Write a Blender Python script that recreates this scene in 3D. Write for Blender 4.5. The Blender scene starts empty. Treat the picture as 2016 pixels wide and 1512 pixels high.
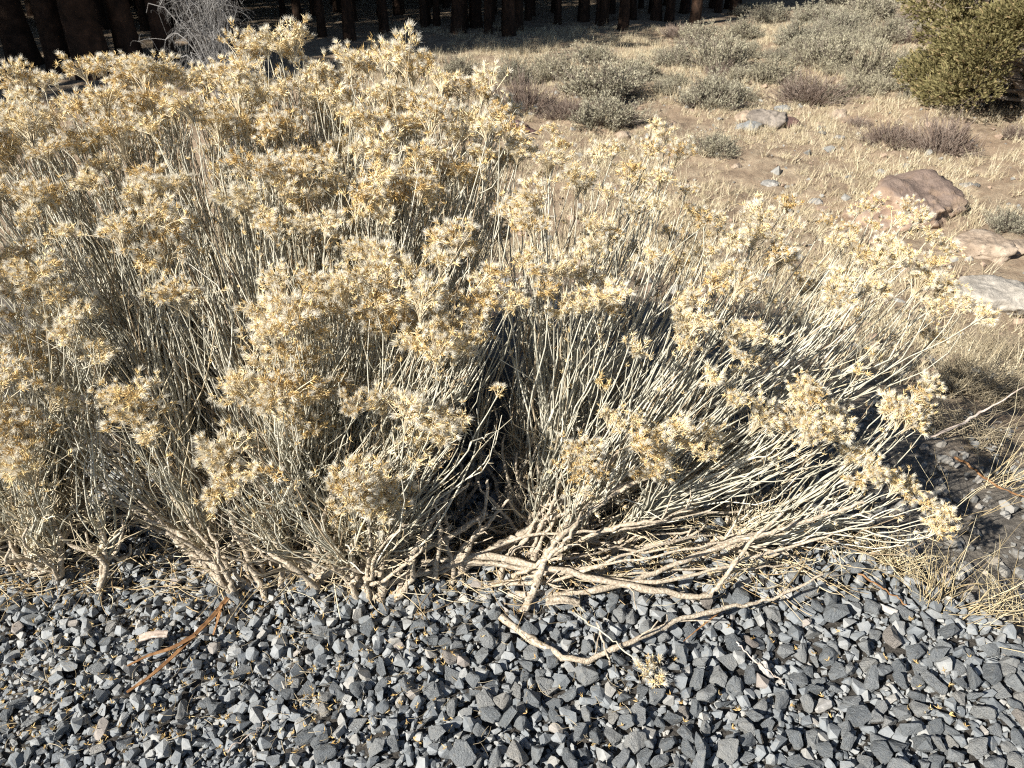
import bpy, bmesh, math, random
import numpy as np
from mathutils import Vector, Matrix, noise

random.seed(7)
rng = np.random.default_rng(11)
SC = bpy.context.scene
COL = SC.collection

# ------------------------------------------------------------------ camera
CAM_H, PITCH = 1.60, math.radians(32.0)
F = 1523.0                                   # focal length in photograph pixels (2016 wide)
cam_data = bpy.data.cameras.new('camera')
cam_data.sensor_width = 36.0
cam_data.lens = 36.0 * F / 2016.0
cam_data.clip_start = 0.05
cam_data.clip_end = 2000.0
cam_data.dof.use_dof = True
cam_data.dof.focus_distance = 1.95
cam_data.dof.aperture_fstop = 10.0
cam = bpy.data.objects.new('camera', cam_data)
COL.objects.link(cam)
cam.location = (0, 0, CAM_H)
cam.rotation_euler = (math.pi / 2 - PITCH, 0, 0)
SC.camera = cam

# ------------------------------------------------------------------ light
SUN_EL = math.radians(34.0)
SUN_H = Vector((-0.79, -0.61, 0)).normalized()          # horizontal direction towards the sun
to_sun = Vector((SUN_H.x * math.cos(SUN_EL), SUN_H.y * math.cos(SUN_EL), math.sin(SUN_EL)))
world = bpy.data.worlds.new('World')
SC.world = world
world.use_nodes = True
wn = world.node_tree
wn.nodes.clear()
sky = wn.nodes.new('ShaderNodeTexSky')
sky.sky_type = 'NISHITA'
sky.sun_disc = False
sky.sun_elevation = SUN_EL
sky.sun_rotation = math.atan2(to_sun.x, to_sun.y)
sky.altitude = 1500
bgn = wn.nodes.new('ShaderNodeBackground')
bgn.inputs['Strength'].default_value = 0.05
wo = wn.nodes.new('ShaderNodeOutputWorld')
wn.links.new(sky.outputs[0], bgn.inputs[0])
wn.links.new(bgn.outputs[0], wo.inputs[0])
sl = bpy.data.lights.new('sun', 'SUN')
sl.energy = 5.0
sl.angle = math.radians(0.53)
sl.color = (1.0, 0.95, 0.87)
so = bpy.data.objects.new('sun', sl)
COL.objects.link(so)
so.rotation_euler = to_sun.to_track_quat('Z', 'Y').to_euler()
so.location = (-6, -4, 8)

SC.view_settings.view_transform = 'Standard'
SC.view_settings.look = 'None'
SC.view_settings.exposure = 1.12
SC.view_settings.gamma = 1.0
SC.render.engine = 'CYCLES'
SC.cycles.use_denoising = False
SC.cycles.filter_width = 1.15
SC.cycles.max_bounces = 6
SC.cycles.diffuse_bounces = 3
SC.cycles.transmission_bounces = 3

# ------------------------------------------------------------------ pixel <-> place helpers
cP, sP = math.cos(PITCH), math.sin(PITCH)
def ray(px, py):
    a, b = (px - 1008.0) / F, -(py - 756.0) / F
    return np.array([a, cP + b * sP, -sP + b * cP])
def at_y(px, py, y):
    d = ray(px, py)
    t = y / d[1]
    return np.array([0, 0, CAM_H]) + d * t
def at_flat(px, py, z=0.0):
    d = ray(px, py)
    t = (z - CAM_H) / d[2]
    return np.array([0, 0, CAM_H]) + d * t
def project(p):
    x, y, z = p[..., 0], p[..., 1], p[..., 2] - CAM_H
    dep = y * cP - z * sP
    v = y * sP + z * cP
    return 1008 + F * x / dep, 756 - F * v / dep, dep
def sstep(a, b, x):
    t = np.clip((x - a) / (b - a), 0, 1)
    return t * t * (3 - 2 * t)

# edge of the ballast shoulder, a straight line on the ground
E0, E1 = at_flat(1690, 1085), at_flat(2016, 1262)
eD = (E1 - E0)[:2] / np.linalg.norm((E1 - E0)[:2])
eN = np.array([-eD[1], eD[0]])
if eN[1] < 0: eN = -eN
def beyond(x, y):
    s = (np.asarray(x) - E0[0]) * eN[0] + (np.asarray(y) - E0[1]) * eN[1]
    return np.maximum(s, np.asarray(y) - 2.75)
def bumps(x, y):
    return (np.sin(x * 1.3 + 0.7) * np.cos(y * 1.1 - 0.4) * 0.5 + np.sin(x * 2.9 + y * 2.1) * 0.28
            + np.cos(x * 0.43 - y * 0.61 + 1.0) * 0.8 + np.sin(x * 6.1 - y * 4.7) * 0.1)
def terrain(x, y):
    x, y = np.asarray(x, float), np.asarray(y, float)
    s = beyond(x, y)
    z = -0.07 * sstep(0.0, 0.25, s) - 0.85 * sstep(0.2, 4.2, s)
    z = z + bumps(x, y) * 0.06 * sstep(1.0, 5, s)
    z = z + 0.035 * np.clip(x - 4, 0, 60) * sstep(6, 14, y)
    z = z + 0.9 * sstep(45, 120, y)
    z = z + 0.010 * np.sin(x * 9 + 1) * np.cos(y * 8) * (1 - sstep(0, .6, s))
    return z
def on_ground(px, py):
    d = ray(px, py)
    o = np.array([0, 0, CAM_H])
    t, dt = 0.5, 0.02
    while t < 200:
        p = o + d * t
        if p[2] <= float(terrain(p[0], p[1])):
            break
        t += dt * (1 + t * 0.15)
    lo, hi = t - dt * (1 + t * 0.15), t
    for _ in range(20):
        m = (lo + hi) / 2
        p = o + d * m
        if p[2] <= float(terrain(p[0], p[1])): hi = m
        else: lo = m
    p = o + d * hi
    return np.array([p[0], p[1], float(terrain(p[0], p[1]))])
def depth_of(p):
    return float(project(np.asarray(p))[2])

# ------------------------------------------------------------------ mesh helpers
def mesh_np(name, V, Fs, mats=None, smooth=True, colors=None):
    """V (N,3); Fs a list of (faces (M,k) array, material index)"""
    me = bpy.data.meshes.new(name)
    V = np.ascontiguousarray(V, dtype=np.float32)
    me.vertices.add(len(V))
    me.vertices.foreach_set('co', V.ravel())
    Fs = [(np.asarray(f, dtype=np.int32), mi) for f, mi in Fs if len(f)]
    nl = sum(f.size for f, _ in Fs)
    nf = sum(len(f) for f, _ in Fs)
    me.loops.add(nl)
    me.loops.foreach_set('vertex_index', np.concatenate([f.ravel() for f, _ in Fs]))
    me.polygons.add(nf)
    tot = np.concatenate([np.full(len(f), f.shape[1], np.int32) for f, _ in Fs])
    start = np.concatenate([[0], np.cumsum(tot)[:-1]]).astype(np.int32)
    me.polygons.foreach_set('loop_start', start)
    me.polygons.foreach_set('loop_total', tot)
    me.polygons.foreach_set('material_index', np.concatenate([np.full(len(f), mi, np.int32) for f, mi in Fs]))
    me.polygons.foreach_set('use_smooth', np.full(nf, smooth, dtype=bool))
    for m in (mats or []):
        me.materials.append(m)
    if colors is not None:
        ca = me.color_attributes.new('tint', 'FLOAT_COLOR', 'POINT')
        c = np.ones((len(V), 4), np.float32)
        c[:, :3] = colors
        ca.data.foreach_set('color', c.ravel())
    me.update()
    me.validate()
    return me
def link(name, me, parent=None, loc=None, kind=None):
    o = bpy.data.objects.new(name, me)
    COL.objects.link(o)
    if parent is not None: o.parent = parent
    if loc is not None: o.location = loc
    if kind: o['kind'] = kind
    return o
def empty(name, loc=(0, 0, 0)):
    o = bpy.data.objects.new(name, None)
    COL.objects.link(o)
    o.location = loc
    o.empty_display_size = 0.1
    return o
def tag(o, label, cat, group=None, kind=None):
    o['label'] = label
    o['category'] = cat
    if group: o['group'] = group
    if kind: o['kind'] = kind
    return o
def norm(a):
    return a / np.maximum(np.linalg.norm(a, axis=-1, keepdims=True), 1e-9)
def tubes(P, R, n=4):
    """P (K,S,3), R (K,S): tapered tubes; returns V, quads"""
    P = np.asarray(P, float); R = np.asarray(R, float)
    K, S, _ = P.shape
    T = np.empty_like(P)
    T[:, 1:-1] = P[:, 2:] - P[:, :-2]
    T[:, 0] = P[:, 1] - P[:, 0]
    T[:, -1] = P[:, -1] - P[:, -2]
    T = norm(T)
    mean = norm(P[:, -1] - P[:, 0])
    ref = np.where(np.abs(mean[:, 2:3]) < 0.8, np.array([[0, 0, 1.0]]), np.array([[1.0, 0.2, 0]]))
    ref = np.repeat(ref[:, None, :], S, 1)
    A = norm(np.cross(T, ref))
    B = np.cross(T, A)
    ang = np.arange(n) / n * 2 * math.pi
    V = P[:, :, None, :] + R[:, :, None, None] * (A[:, :, None, :] * np.cos(ang)[None, None, :, None] + B[:, :, None, :] * np.sin(ang)[None, None, :, None])
    idx = np.arange(K * S * n).reshape(K, S, n)
    a = idx[:, :-1, :]; b = np.roll(idx, -1, 2)[:, :-1, :]
    c = np.roll(idx, -1, 2)[:, 1:, :]; d = idx[:, 1:, :]
    Q = np.stack([a, b, c, d], -1).reshape(-1, 4)
    return V.reshape(-1, 3), Q
def bezier(P0, P1, P2, P3, S):
    t = np.linspace(0, 1, S)[None, :, None]
    return ((1 - t) ** 3 * P0[:, None] + 3 * (1 - t) ** 2 * t * P1[:, None] + 3 * (1 - t) * t ** 2 * P2[:, None] + t ** 3 * P3[:, None])
class Batch:
    def __init__(self): self.V = []; self.F = []; self.C = []; self.n = 0
    def add(self, V, Fq, mi=0, col=None):
        self.V.append(V); self.F.append((np.asarray(Fq) + self.n, mi)); self.n += len(V)
        if col is not None: self.C.append(np.broadcast_to(np.asarray(col, float), (len(V), 3)) if np.ndim(col) == 1 else col)
    def mesh(self, name, mats, smooth=True):
        return mesh_np(name, np.concatenate(self.V), self.F, mats, smooth, np.concatenate(self.C) if self.C else None)
def sway(P, amp):
    """bend paths (K,S,3) by slow waves, ends fixed"""
    K, S, _ = P.shape
    L = np.linalg.norm(P[:, -1] - P[:, 0], axis=1)[:, None, None]
    t = np.linspace(0, 1, S)[None, :, None]
    a, b, c = (rng.normal(size=(K, 1, 3)) for _ in range(3))
    return P + amp * L * (a * np.sin(math.pi * t) + .6 * b * np.sin(2 * math.pi * t) + .35 * c * np.sin(3 * math.pi * t))
def randdir(K):
    return norm(rng.normal(size=(K, 3)))
def spread(axis, amin, amax, K):
    """K unit vectors at angles [amin, amax] round the axes (K,3)"""
    axis = norm(np.broadcast_to(axis, (K, 3)))
    r = randdir(K)
    perp = norm(r - (r * axis).sum(-1, keepdims=True) * axis)
    a = rng.uniform(amin, amax, K)[:, None]
    return axis * np.cos(a) + perp * np.sin(a)
def kites(P, D, L, W, fold=0.35, at=0.35):
    """folded narrow blades: base P, direction D, length L, half width W"""
    K = len(P)
    side = norm(np.cross(D, randdir(K)))
    nrm = np.cross(D, side)
    L = L[:, None]; W = W[:, None]
    b = P; tip = P + D * L
    m = P + D * L * at
    l = m + side * W + nrm * W * fold
    r = m - side * W + nrm * W * fold
    V = np.stack([b, l, tip, r], 1).reshape(-1, 3)
    i = np.arange(K)[:, None] * 4
    T = np.concatenate([i + np.array([[0, 1, 2]]), i + np.array([[0, 2, 3]])])
    return V, T
def hairs(P, D, L, W):
    K = len(P)
    side = norm(np.cross(D, randdir(K))) * W[:, None]
    V = np.stack([P - side, P + side, P + D * L[:, None]], 1).reshape(-1, 3)
    return V, np.arange(K * 3).reshape(-1, 3)

# ------------------------------------------------------------------ materials
class NT:
    def __init__(self, name):
        self.m = bpy.data.materials.new(name)
        self.m.use_nodes = True
        self.t = self.m.node_tree
        self.t.nodes.clear()
        self.out = self.t.nodes.new('ShaderNodeOutputMaterial')
    def n(self, t, **kw):
        nd = self.t.nodes.new('ShaderNode' + t)
        for k, v in kw.items(): setattr(nd, k, v)
        return nd
    def l(self, a, b): self.t.links.new(a, b)
    def ramp(self, fac, stops):
        r = self.n('ValToRGB')
        e = r.color_ramp.elements
        while len(e) < len(stops): e.new(0.5)
        for el, (p, c) in zip(e, stops):
            el.position = p; el.color = (*c, 1)
        self.l(fac, r.inputs[0])
        return r.outputs[0]
    def noise(self, scale, detail=4, coord=None, rough=0.6):
        x = self.n('TexNoise')
        x.inputs['Scale'].default_value = scale
        x.inputs['Detail'].default_value = detail
        x.inputs['Roughness'].default_value = rough
        if coord is not None: self.l(coord, x.inputs['Vector'])
        return x.outputs['Fac']
    def mix(self, fac, a, b, mode='MIX'):
        x = self.n('Mix', data_type='RGBA', blend_type=mode)
        for s, v in ((x.inputs[0], fac), (x.inputs[6], a), (x.inputs[7], b)):
            if isinstance(v, (int, float)): s.default_value = v
            elif isinstance(v, tuple): s.default_value = (*v, 1)
            else: self.l(v, s)
        return x.outputs[2]
    def math(self, op, a, b=0.0, clamp=False):
        x = self.n('Math', operation=op, use_clamp=clamp)
        for s, v in ((x.inputs[0], a), (x.inputs[1], b)):
            if isinstance(v, (int, float)): s.default_value = v
            else: self.l(v, s)
        return x.outputs[0]
    def surf(self, color, rough=0.8, spec=0.25, bump=None, bump_d=0.02, bump_s=0.5, transl=0.0):
        p = self.n('BsdfPrincipled')
        if isinstance(color, tuple): p.inputs['Base Color'].default_value = (*color, 1)
        else: self.l(color, p.inputs['Base Color'])
        p.inputs['Roughness'].default_value = rough
        p.inputs['Specular IOR Level'].default_value = spec
        if bump is not None:
            b = self.n('Bump')
            b.inputs['Strength'].default_value = bump_s
            b.inputs['Distance'].default_value = bump_d
            self.l(bump, b.inputs['Height'])
            self.l(b.outputs[0], p.inputs['Normal'])
        s = p.outputs[0]
        if transl > 0:
            tr = self.n('BsdfTranslucent')
            if isinstance(color, tuple): tr.inputs[0].default_value = (*color, 1)
            else: self.l(color, tr.inputs[0])
            mx = self.n('MixShader')
            mx.inputs[0].default_value = transl
            self.l(s, mx.inputs[1]); self.l(tr.outputs[0], mx.inputs[2])
            s = mx.outputs[0]
        self.l(s, self.out.inputs[0])
        return self.m
    def geo(self): return self.n('NewGeometry')
    def objrand(self): return self.n('ObjectInfo').outputs['Random']
    def pos(self): return self.n('NewGeometry').outputs['Position']
    def island(self): return self.n('NewGeometry').outputs['Random Per Island']

def mat_plant(name, stops, rough=0.8, transl=0.0, noise_scale=None, objmix=None, spec=0.2):
    """colour by random per island (each blade / stem its own shade)"""
    t = NT(name)
    c = t.ramp(t.island(), stops)
    if objmix:
        k = t.ramp(t.objrand(), objmix)
        c = t.mix(1.0, c, k, 'MULTIPLY')
    if noise_scale:
        nz = t.noise(noise_scale, 3, t.pos())
        c = t.mix(1.0, c, t.ramp(nz, [(0.3, (0.72, 0.70, 0.66)), (0.7, (1.12, 1.1, 1.06))]), 'MULTIPLY')
    return t.surf(c, rough, spec, transl=transl)

M = {}
M['bract'] = mat_plant('dry_bract', [(0, (0.52, 0.36, 0.15)), (0.25, (0.72, 0.55, 0.28)), (0.7, (0.84, 0.71, 0.42)), (1, (0.88, 0.80, 0.57))], 0.5, 0.2,
                       objmix=[(0, (0.70, 0.60, 0.44)), (0.35, (0.93, 0.88, 0.78)), (0.7, (1, 1, 1)), (1, (1.02, 1.03, 1.10))])
M['pappus'] = mat_plant('seed_fluff', [(0, (0.76, 0.70, 0.56)), (1, (0.90, 0.87, 0.78))], 0.6, 0.3)
M['branchlet'] = mat_plant('branchlet', [(0, (0.44, 0.36, 0.24)), (1, (0.60, 0.53, 0.38))], 0.8, 0)
M['stem'] = mat_plant('grey_green_stem', [(0, (0.24, 0.185, 0.125)), (0.1, (0.36, 0.29, 0.20)), (0.18, (0.34, 0.33, 0.265)), (0.5, (0.455, 0.44, 0.365)), (0.8, (0.56, 0.54, 0.46)), (1, (0.65, 0.63, 0.55))], 0.85, 0, 60)
M['deadleaf'] = mat_plant('curled_dry_leaf', [(0, (0.36, 0.25, 0.13)), (0.6, (0.54, 0.44, 0.28)), (1, (0.66, 0.60, 0.45))], 0.8, 0.2)
M['straw'] = mat_plant('straw', [(0, (0.34, 0.25, 0.13)), (0.5, (0.58, 0.48, 0.29)), (1, (0.74, 0.66, 0.46))], 0.7, 0.15)
M['meadow'] = mat_plant('meadow_grass', [(0, (0.34, 0.275, 0.175)), (0.6, (0.55, 0.475, 0.325)), (1, (0.70, 0.64, 0.47))], 0.8, 0.2)
M['greystraw'] = mat_plant('grey_straw', [(0, (0.24, 0.20, 0.13)), (0.6, (0.40, 0.33, 0.22)), (1, (0.52, 0.45, 0.32))], 0.8, 0.15)
def mat_bark(name, a, b, c, scale=40, bump=0.004):
    t = NT(name)
    tc = t.n('TexCoord').outputs['Object']
    n1 = t.noise(scale, 6, tc); n2 = t.noise(scale * 0.25, 3, tc)
    col = t.ramp(n1, [(0.3, a), (0.55, b), (0.75, c)])
    col = t.mix(1.0, col, t.ramp(n2, [(0.3, (0.75, 0.73, 0.7)), (0.7, (1.1, 1.1, 1.1))]), 'MULTIPLY')
    return t.surf(col, 0.9, 0.15, n1, bump, 0.8)
M['limb'] = mat_bark('pale_shrub_bark', (0.24, 0.19, 0.14), (0.47, 0.405, 0.315), (0.63, 0.575, 0.47), 150, 0.006)
M['brownbark'] = mat_bark('brown_bark', (0.10, 0.05, 0.025), (0.24, 0.13, 0.06), (0.38, 0.24, 0.13), 45)
M['palewood'] = mat_bark('pale_wood', (0.40, 0.32, 0.26), (0.56, 0.47, 0.40), (0.66, 0.58, 0.50), 50)
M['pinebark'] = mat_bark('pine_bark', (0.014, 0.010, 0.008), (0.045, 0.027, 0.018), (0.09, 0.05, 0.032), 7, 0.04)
M['deadgrey'] = mat_plant('weathered_grey_twig', [(0, (0.15, 0.142, 0.135)), (1, (0.34, 0.33, 0.315))], 0.85)

def mat_stone(name, tint_attr):
    t = NT(name)
    tc = t.n('TexCoord').outputs['Object'] if not tint_attr else t.pos()
    n1 = t.noise(30 if tint_attr else 1.6, 6, tc, 0.7)
    n2 = t.noise(170 if tint_attr else 7, 6, tc, 0.75)
    n3 = t.noise(90 if tint_attr else 4, 3, tc, 0.6)
    if tint_attr:
        a = t.n('Attribute'); a.attribute_name = 'tint'
        base = a.outputs['Color']
    else:
        base = t.ramp(t.objrand(), STONE_STOPS)
    c = t.mix(1.0, base, t.ramp(n1, [(0.28, (0.66, 0.68, 0.70)), (0.55, (1, 1, 1)), (0.75, (1.1, 1.08, 1.03))]), 'MULTIPLY')
    c = t.mix(t.math('MULTIPLY', t.ramp(n2, [(0.62, (0, 0, 0)), (0.78, (1, 1, 1))]), 0.3), c, (0.38, 0.37, 0.345))
    c = t.mix(t.math('MULTIPLY', t.ramp(n3, [(0.55, (0, 0, 0)), (0.7, (1, 1, 1))]), 0.4), c, (0.27, 0.25, 0.21))
    return t.surf(c, 0.72, 0.35, n2, 0.003 if tint_attr else 0.05, 0.7)
STONE_STOPS = [(0, (0.15, 0.163, 0.172)), (0.3, (0.205, 0.22, 0.228)), (0.6, (0.25, 0.262, 0.266)), (0.9, (0.295, 0.298, 0.288)), (0.98, (0.34, 0.325, 0.295)), (1, (0.24, 0.205, 0.18))]
M['stone'] = mat_stone('ballast_stone', False)
M['stone_mass'] = mat_stone('ballast_mass', True)
t = NT('red_brown_stone')
M['redstone'] = t.surf(t.ramp(t.noise(3, 5, t.n('TexCoord').outputs['Object']), [(0.3, (0.10, 0.055, 0.045)), (0.7, (0.22, 0.13, 0.10))]), 0.7, 0.3)
t = NT('pale_stone')
M['palestone'] = t.surf(t.ramp(t.noise(3, 5, t.n('TexCoord').outputs['Object']), [(0.3, (0.30, 0.29, 0.27)), (0.7, (0.46, 0.44, 0.41))]), 0.7, 0.3)

def mat_rock(name, stops, lichen=None):
    t = NT(name)
    tc = t.n('TexCoord').outputs['Object']
    n1 = t.noise(3.5, 7, tc, 0.65); n2 = t.noise(14, 6, tc, 0.7)
    c = t.ramp(n1, stops)
    if lichen:
        nz = t.n('SeparateXYZ'); t.l(t.geo().outputs['Normal'], nz.inputs[0])
        up = t.math('ADD', nz.outputs[2], t.math('MULTIPLY', n2, 1.2))
        c = t.mix(t.ramp(up, [(0.62, (0, 0, 0)), (0.8, (1, 1, 1))]) if False else t.math('MULTIPLY', t.ramp(t.math('MULTIPLY', up, 0.5), [(0.60, (0, 0, 0)), (0.74, (1, 1, 1))]), 0.7), c, lichen)
    c = t.mix(1.0, c, t.ramp(n2, [(0.3, (0.7, 0.7, 0.7)), (0.7, (1.2, 1.2, 1.2))]), 'MULTIPLY')
    return t.surf(c, 0.85, 0.2, n2, 0.03, 0.9)
M['rock_red'] = mat_rock('reddish_lichened_rock', [(0.3, (0.20, 0.135, 0.10)), (0.5, (0.30, 0.215, 0.155)), (0.7, (0.38, 0.29, 0.215))], (0.15, 0.115, 0.10))
M['rock_tan'] = mat_rock('tan_rock', [(0.3, (0.22, 0.165, 0.12)), (0.5, (0.33, 0.26, 0.195)), (0.7, (0.41, 0.34, 0.265))])
M['rock_grey'] = mat_rock('grey_rock', [(0.3, (0.17, 0.165, 0.155)), (0.5, (0.28, 0.27, 0.25)), (0.7, (0.38, 0.355, 0.32))])
M['rock_blue'] = mat_rock('blue_grey_rock', [(0.3, (0.16, 0.165, 0.165)), (0.7, (0.28, 0.285, 0.28))])
M['rock_brown'] = mat_rock('grey_brown_rock', [(0.3, (0.12, 0.10, 0.085)), (0.5, (0.22, 0.19, 0.16)), (0.7, (0.30, 0.26, 0.22))])
M['rock_dust'] = mat_rock('dusty_pale_rock', [(0.3, (0.25, 0.225, 0.19)), (0.5, (0.35, 0.32, 0.275)), (0.7, (0.43, 0.395, 0.34))])
M['rock_dark'] = mat_rock('dark_red_rock', [(0.3, (0.07, 0.045, 0.04)), (0.7, (0.17, 0.10, 0.085))])

# ground sheet: tan soil, straw colour, orange needles under the pines
t = NT('dry_ground')
p = t.pos()
n1 = t.noise(0.9, 6, p, 0.65); n2 = t.noise(5, 6, p, 0.7); n3 = t.noise(40, 5, p, 0.7); n4 = t.noise(0.28, 3, p)
c = t.ramp(n2, [(0.3, (0.13, 0.095, 0.068)), (0.45, (0.26, 0.195, 0.135)), (0.58, (0.37, 0.295, 0.205)), (0.75, (0.46, 0.38, 0.275))])
c = t.mix(t.math('MULTIPLY', t.ramp(n1, [(0.45, (0, 0, 0)), (0.62, (1, 1, 1))]), 0.4), c, (0.30, 0.21, 0.14))
c = t.mix(t.math('MULTIPLY', t.ramp(n3, [(0.45, (0, 0, 0)), (0.7, (1, 1, 1))]), 0.7), c, (0.15, 0.125, 0.095))
c = t.mix(t.math('MULTIPLY', t.ramp(n4, [(0.5, (0, 0, 0)), (0.7, (1, 1, 1))]), 0.4), c, (0.33, 0.235, 0.155))
# grey old gravelly soil close to the track bed
sx = t.n('SeparateXYZ'); t.l(p, sx.inputs[0])
sd = t.math('ADD', t.math('ADD', t.math('MULTIPLY', sx.outputs[0], float(eN[0])), t.math('MULTIPLY', sx.outputs[1], float(eN[1]))), float(-(E0[0] * eN[0] + E0[1] * eN[1])))
sd = t.math('MAXIMUM', sd, t.math('SUBTRACT', sx.outputs[1], 2.75))
sd = t.math('ADD', sd, t.math('MULTIPLY', t.math('SUBTRACT', n2, 0.5), 0.8))
near = t.ramp(t.math('MULTIPLY', sd, 0.25), [(0.18, (1, 1, 1)), (0.36, (0, 0, 0))])
c = t.mix(near, c, t.ramp(n3, [(0.3, (0.07, 0.062, 0.052)), (0.55, (0.15, 0.135, 0.115)), (0.75, (0.25, 0.22, 0.18))]))
M['ground'] = t.surf(c, 0.95, 0.1, n3, 0.02, 0.8)
t = NT('track_bed_dirt')
p = t.pos(); n3 = t.noise(70, 6, p, 0.7)
M['bed'] = t.surf(t.ramp(n3, [(0.3, (0.03, 0.028, 0.025)), (0.6, (0.075, 0.068, 0.06)), (0.8, (0.14, 0.125, 0.11))]), 0.95, 0.1, n3, 0.01, 0.9)

M['sage_leaf'] = mat_plant('sagebrush_leaf', [(0, (0.25, 0.235, 0.165)), (0.6, (0.38, 0.36, 0.27)), (1, (0.52, 0.49, 0.37))], 0.85, 0.15,
                           objmix=[(0, (0.85, 0.85, 0.85)), (1, (1.08, 1.05, 1.0))])
M['sage_twig'] = mat_plant('sagebrush_twig', [(0, (0.12, 0.095, 0.075)), (1, (0.27, 0.23, 0.19))], 0.9)
M['purple_twig'] = mat_plant('purple_brown_twig', [(0, (0.13, 0.092, 0.072)), (0.6, (0.24, 0.185, 0.15)), (1, (0.36, 0.30, 0.25))], 0.9)
M['juniper_leaf'] = mat_plant('juniper_spray', [(0, (0.12, 0.108, 0.045)), (0.5, (0.215, 0.19, 0.085)), (0.85, (0.31, 0.27, 0.13)), (1, (0.33, 0.235, 0.13))], 0.8, 0.2)
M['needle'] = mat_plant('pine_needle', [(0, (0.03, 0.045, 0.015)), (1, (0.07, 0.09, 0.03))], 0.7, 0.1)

# ------------------------------------------------------------------ ground sheet
def axis(a, b, fine0, fine1, step, grow=1.12):
    pts = list(np.arange(fine0, fine1 + 1e-6, step))
    s = step; x = fine1
    while x < b: s *= grow; x += s; pts.append(x)
    s = step; x = fine0
    while x > a: s *= grow; x -= s; pts.insert(0, x)
    return np.array(pts)
gx = axis(-420, 420, -4, 9, 0.09); gy = axis(-60, 520, -0.5, 14, 0.09)
GX, GY = np.meshgrid(gx, gy, indexing='ij')
GZ = terrain(GX, GY)
GZ = GZ + rng.normal(size=GZ.shape) * 0.017 * sstep(0.1, 1, beyond(GX, GY)) * (GY < 16)
GZ = GZ - 0.03 * (1 - sstep(-0.05, 0.12, beyond(GX, GY)))            # lower under the gravel bed
V = np.stack([GX, GY, GZ], -1).reshape(-1, 3)
I = np.arange(V.shape[0]).reshape(GX.shape)
Q = np.stack([I[:-1, :-1], I[1:, :-1], I[1:, 1:], I[:-1, 1:]], -1).reshape(-1, 4)
ground = link('ground', mesh_np('ground', V, [(Q, 0)], [M['ground']]), kind='structure')

# ------------------------------------------------------------------ gravel bed (railway ballast shoulder)
bx = np.arange(-5, 6.01, 0.06); by = np.arange(-2.5, 3.6, 0.06)
BX, BY = np.meshgrid(bx, by, indexing='ij')
BS = beyond(BX, BY)
BZ = terrain(BX, BY) + 0.004 + rng.normal(size=BX.shape) * 0.004 - 0.10 * sstep(0.0, 0.14, BS)
V = np.stack([BX, BY, BZ], -1).reshape(-1, 3)
I = np.arange(len(V)).reshape(BX.shape)
Q = np.stack([I[:-1, :-1], I[1:, :-1], I[1:, 1:], I[:-1, 1:]], -1)
keep = (BS[:-1, :-1] < 0.3)
gravel_bed = link('gravel_bed', mesh_np('gravel_bed', V, [(Q[keep], 0)], [M['bed']]), kind='structure')

def hull_stone(npts, bevel, seed):
    r = np.random.default_rng(seed)
    v = r.uniform(-1, 1, (npts, 3))
    v = v / (np.abs(v) ** 4).sum(1, keepdims=True) ** 0.25 * 0.55 + norm(v) * 0.45
    v *= r.uniform(0.82, 1.05, (npts, 1))
    v *= np.array([1, r.uniform(0.62, 0.92), r.uniform(0.5, 0.8)])
    bm = bmesh.new()
    for q in v: bm.verts.new(q)
    bmesh.ops.convex_hull(bm, input=bm.verts)
    loose = [q for q in bm.verts if not q.link_faces]
    bmesh.ops.delete(bm, geom=loose, context='VERTS')
    bmesh.ops.dissolve_limit(bm, angle_limit=math.radians(14), verts=bm.verts, edges=bm.edges)
    if bevel:
        bmesh.ops.bevel(bm, geom=list(bm.edges), offset=0.055, segments=1, profile=0.6, affect='EDGES', clamp_overlap=True)
    bmesh.ops.triangulate(bm, faces=bm.faces)
    if bevel:                                     # chipped, uneven faces
        bmesh.ops.subdivide_edges(bm, edges=[e_ for e_ in bm.edges if e_.calc_length() > .35], cuts=2, use_grid_fill=True)
        bmesh.ops.triangulate(bm, faces=bm.faces)
        off = Vector(r.uniform(-40, 40, 3))
        for q in bm.verts:
            q.co += q.co.normalized() * (.10 * noise.fractal(q.co * 2.3 + off, .9, 2.0, 4) - .05 * abs(noise.noise(q.co * 6 + off)))
    bm.verts.index_update()
    V = np.array([q.co[:] for q in bm.verts]); T = np.array([[q.index for q in f.verts] for f in bm.faces])
    bm.free()
    return V, T
stones = []                                       # x, y, r
cell = {}
def try_place(x, y, r, tight, grid=cell, cs=0.06):
    i, j = int(math.floor(x / cs)), int(math.floor(y / cs))
    for a in range(i - 2, i + 3):
        for b in range(j - 2, j + 3):
            for (X, Y, R) in grid.get((a, b), ()):
                if (X - x) ** 2 + (Y - y) ** 2 < (tight * (R + r)) ** 2: return False
    grid.setdefault((i, j), []).append((x, y, r))
    return True
XR, YR = (-2.05, 2.2), (0.68, 2.1)
def cast(n, r0, r1, tight, xpow, thin=0.0):
    out = []
    X = rng.uniform(*XR, n); Y = YR[0] + (YR[1] - YR[0]) * rng.uniform(0, 1, n) ** 1.25
    Rr = r0 + (r1 - r0) * rng.beta(1.3, 2.2, n)
    for x, y, r in zip(X, Y, Rr):
        if beyond(x, y) > -0.01: continue
        r *= .74 + .26 * float(sstep(-.9, .4, x))
        patch = 0.5 + 0.5 * math.sin(x * 3.1 + 1.2) * math.cos(y * 5.3 + x)
        coarse = 0.30 + 0.55 * float(sstep(-1.2, 0.6, x)) + 0.25 * (patch - 0.5)
        if xpow and random.random() > coarse ** xpow: continue
        if thin and random.random() < thin * float(sstep(-0.9, 0.5, x)): continue
        if try_place(x, y, r, tight): out.append((x, y, r))
    return out
big = cast(18000, 0.0125, 0.030, 0.70, 0.6)
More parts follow.
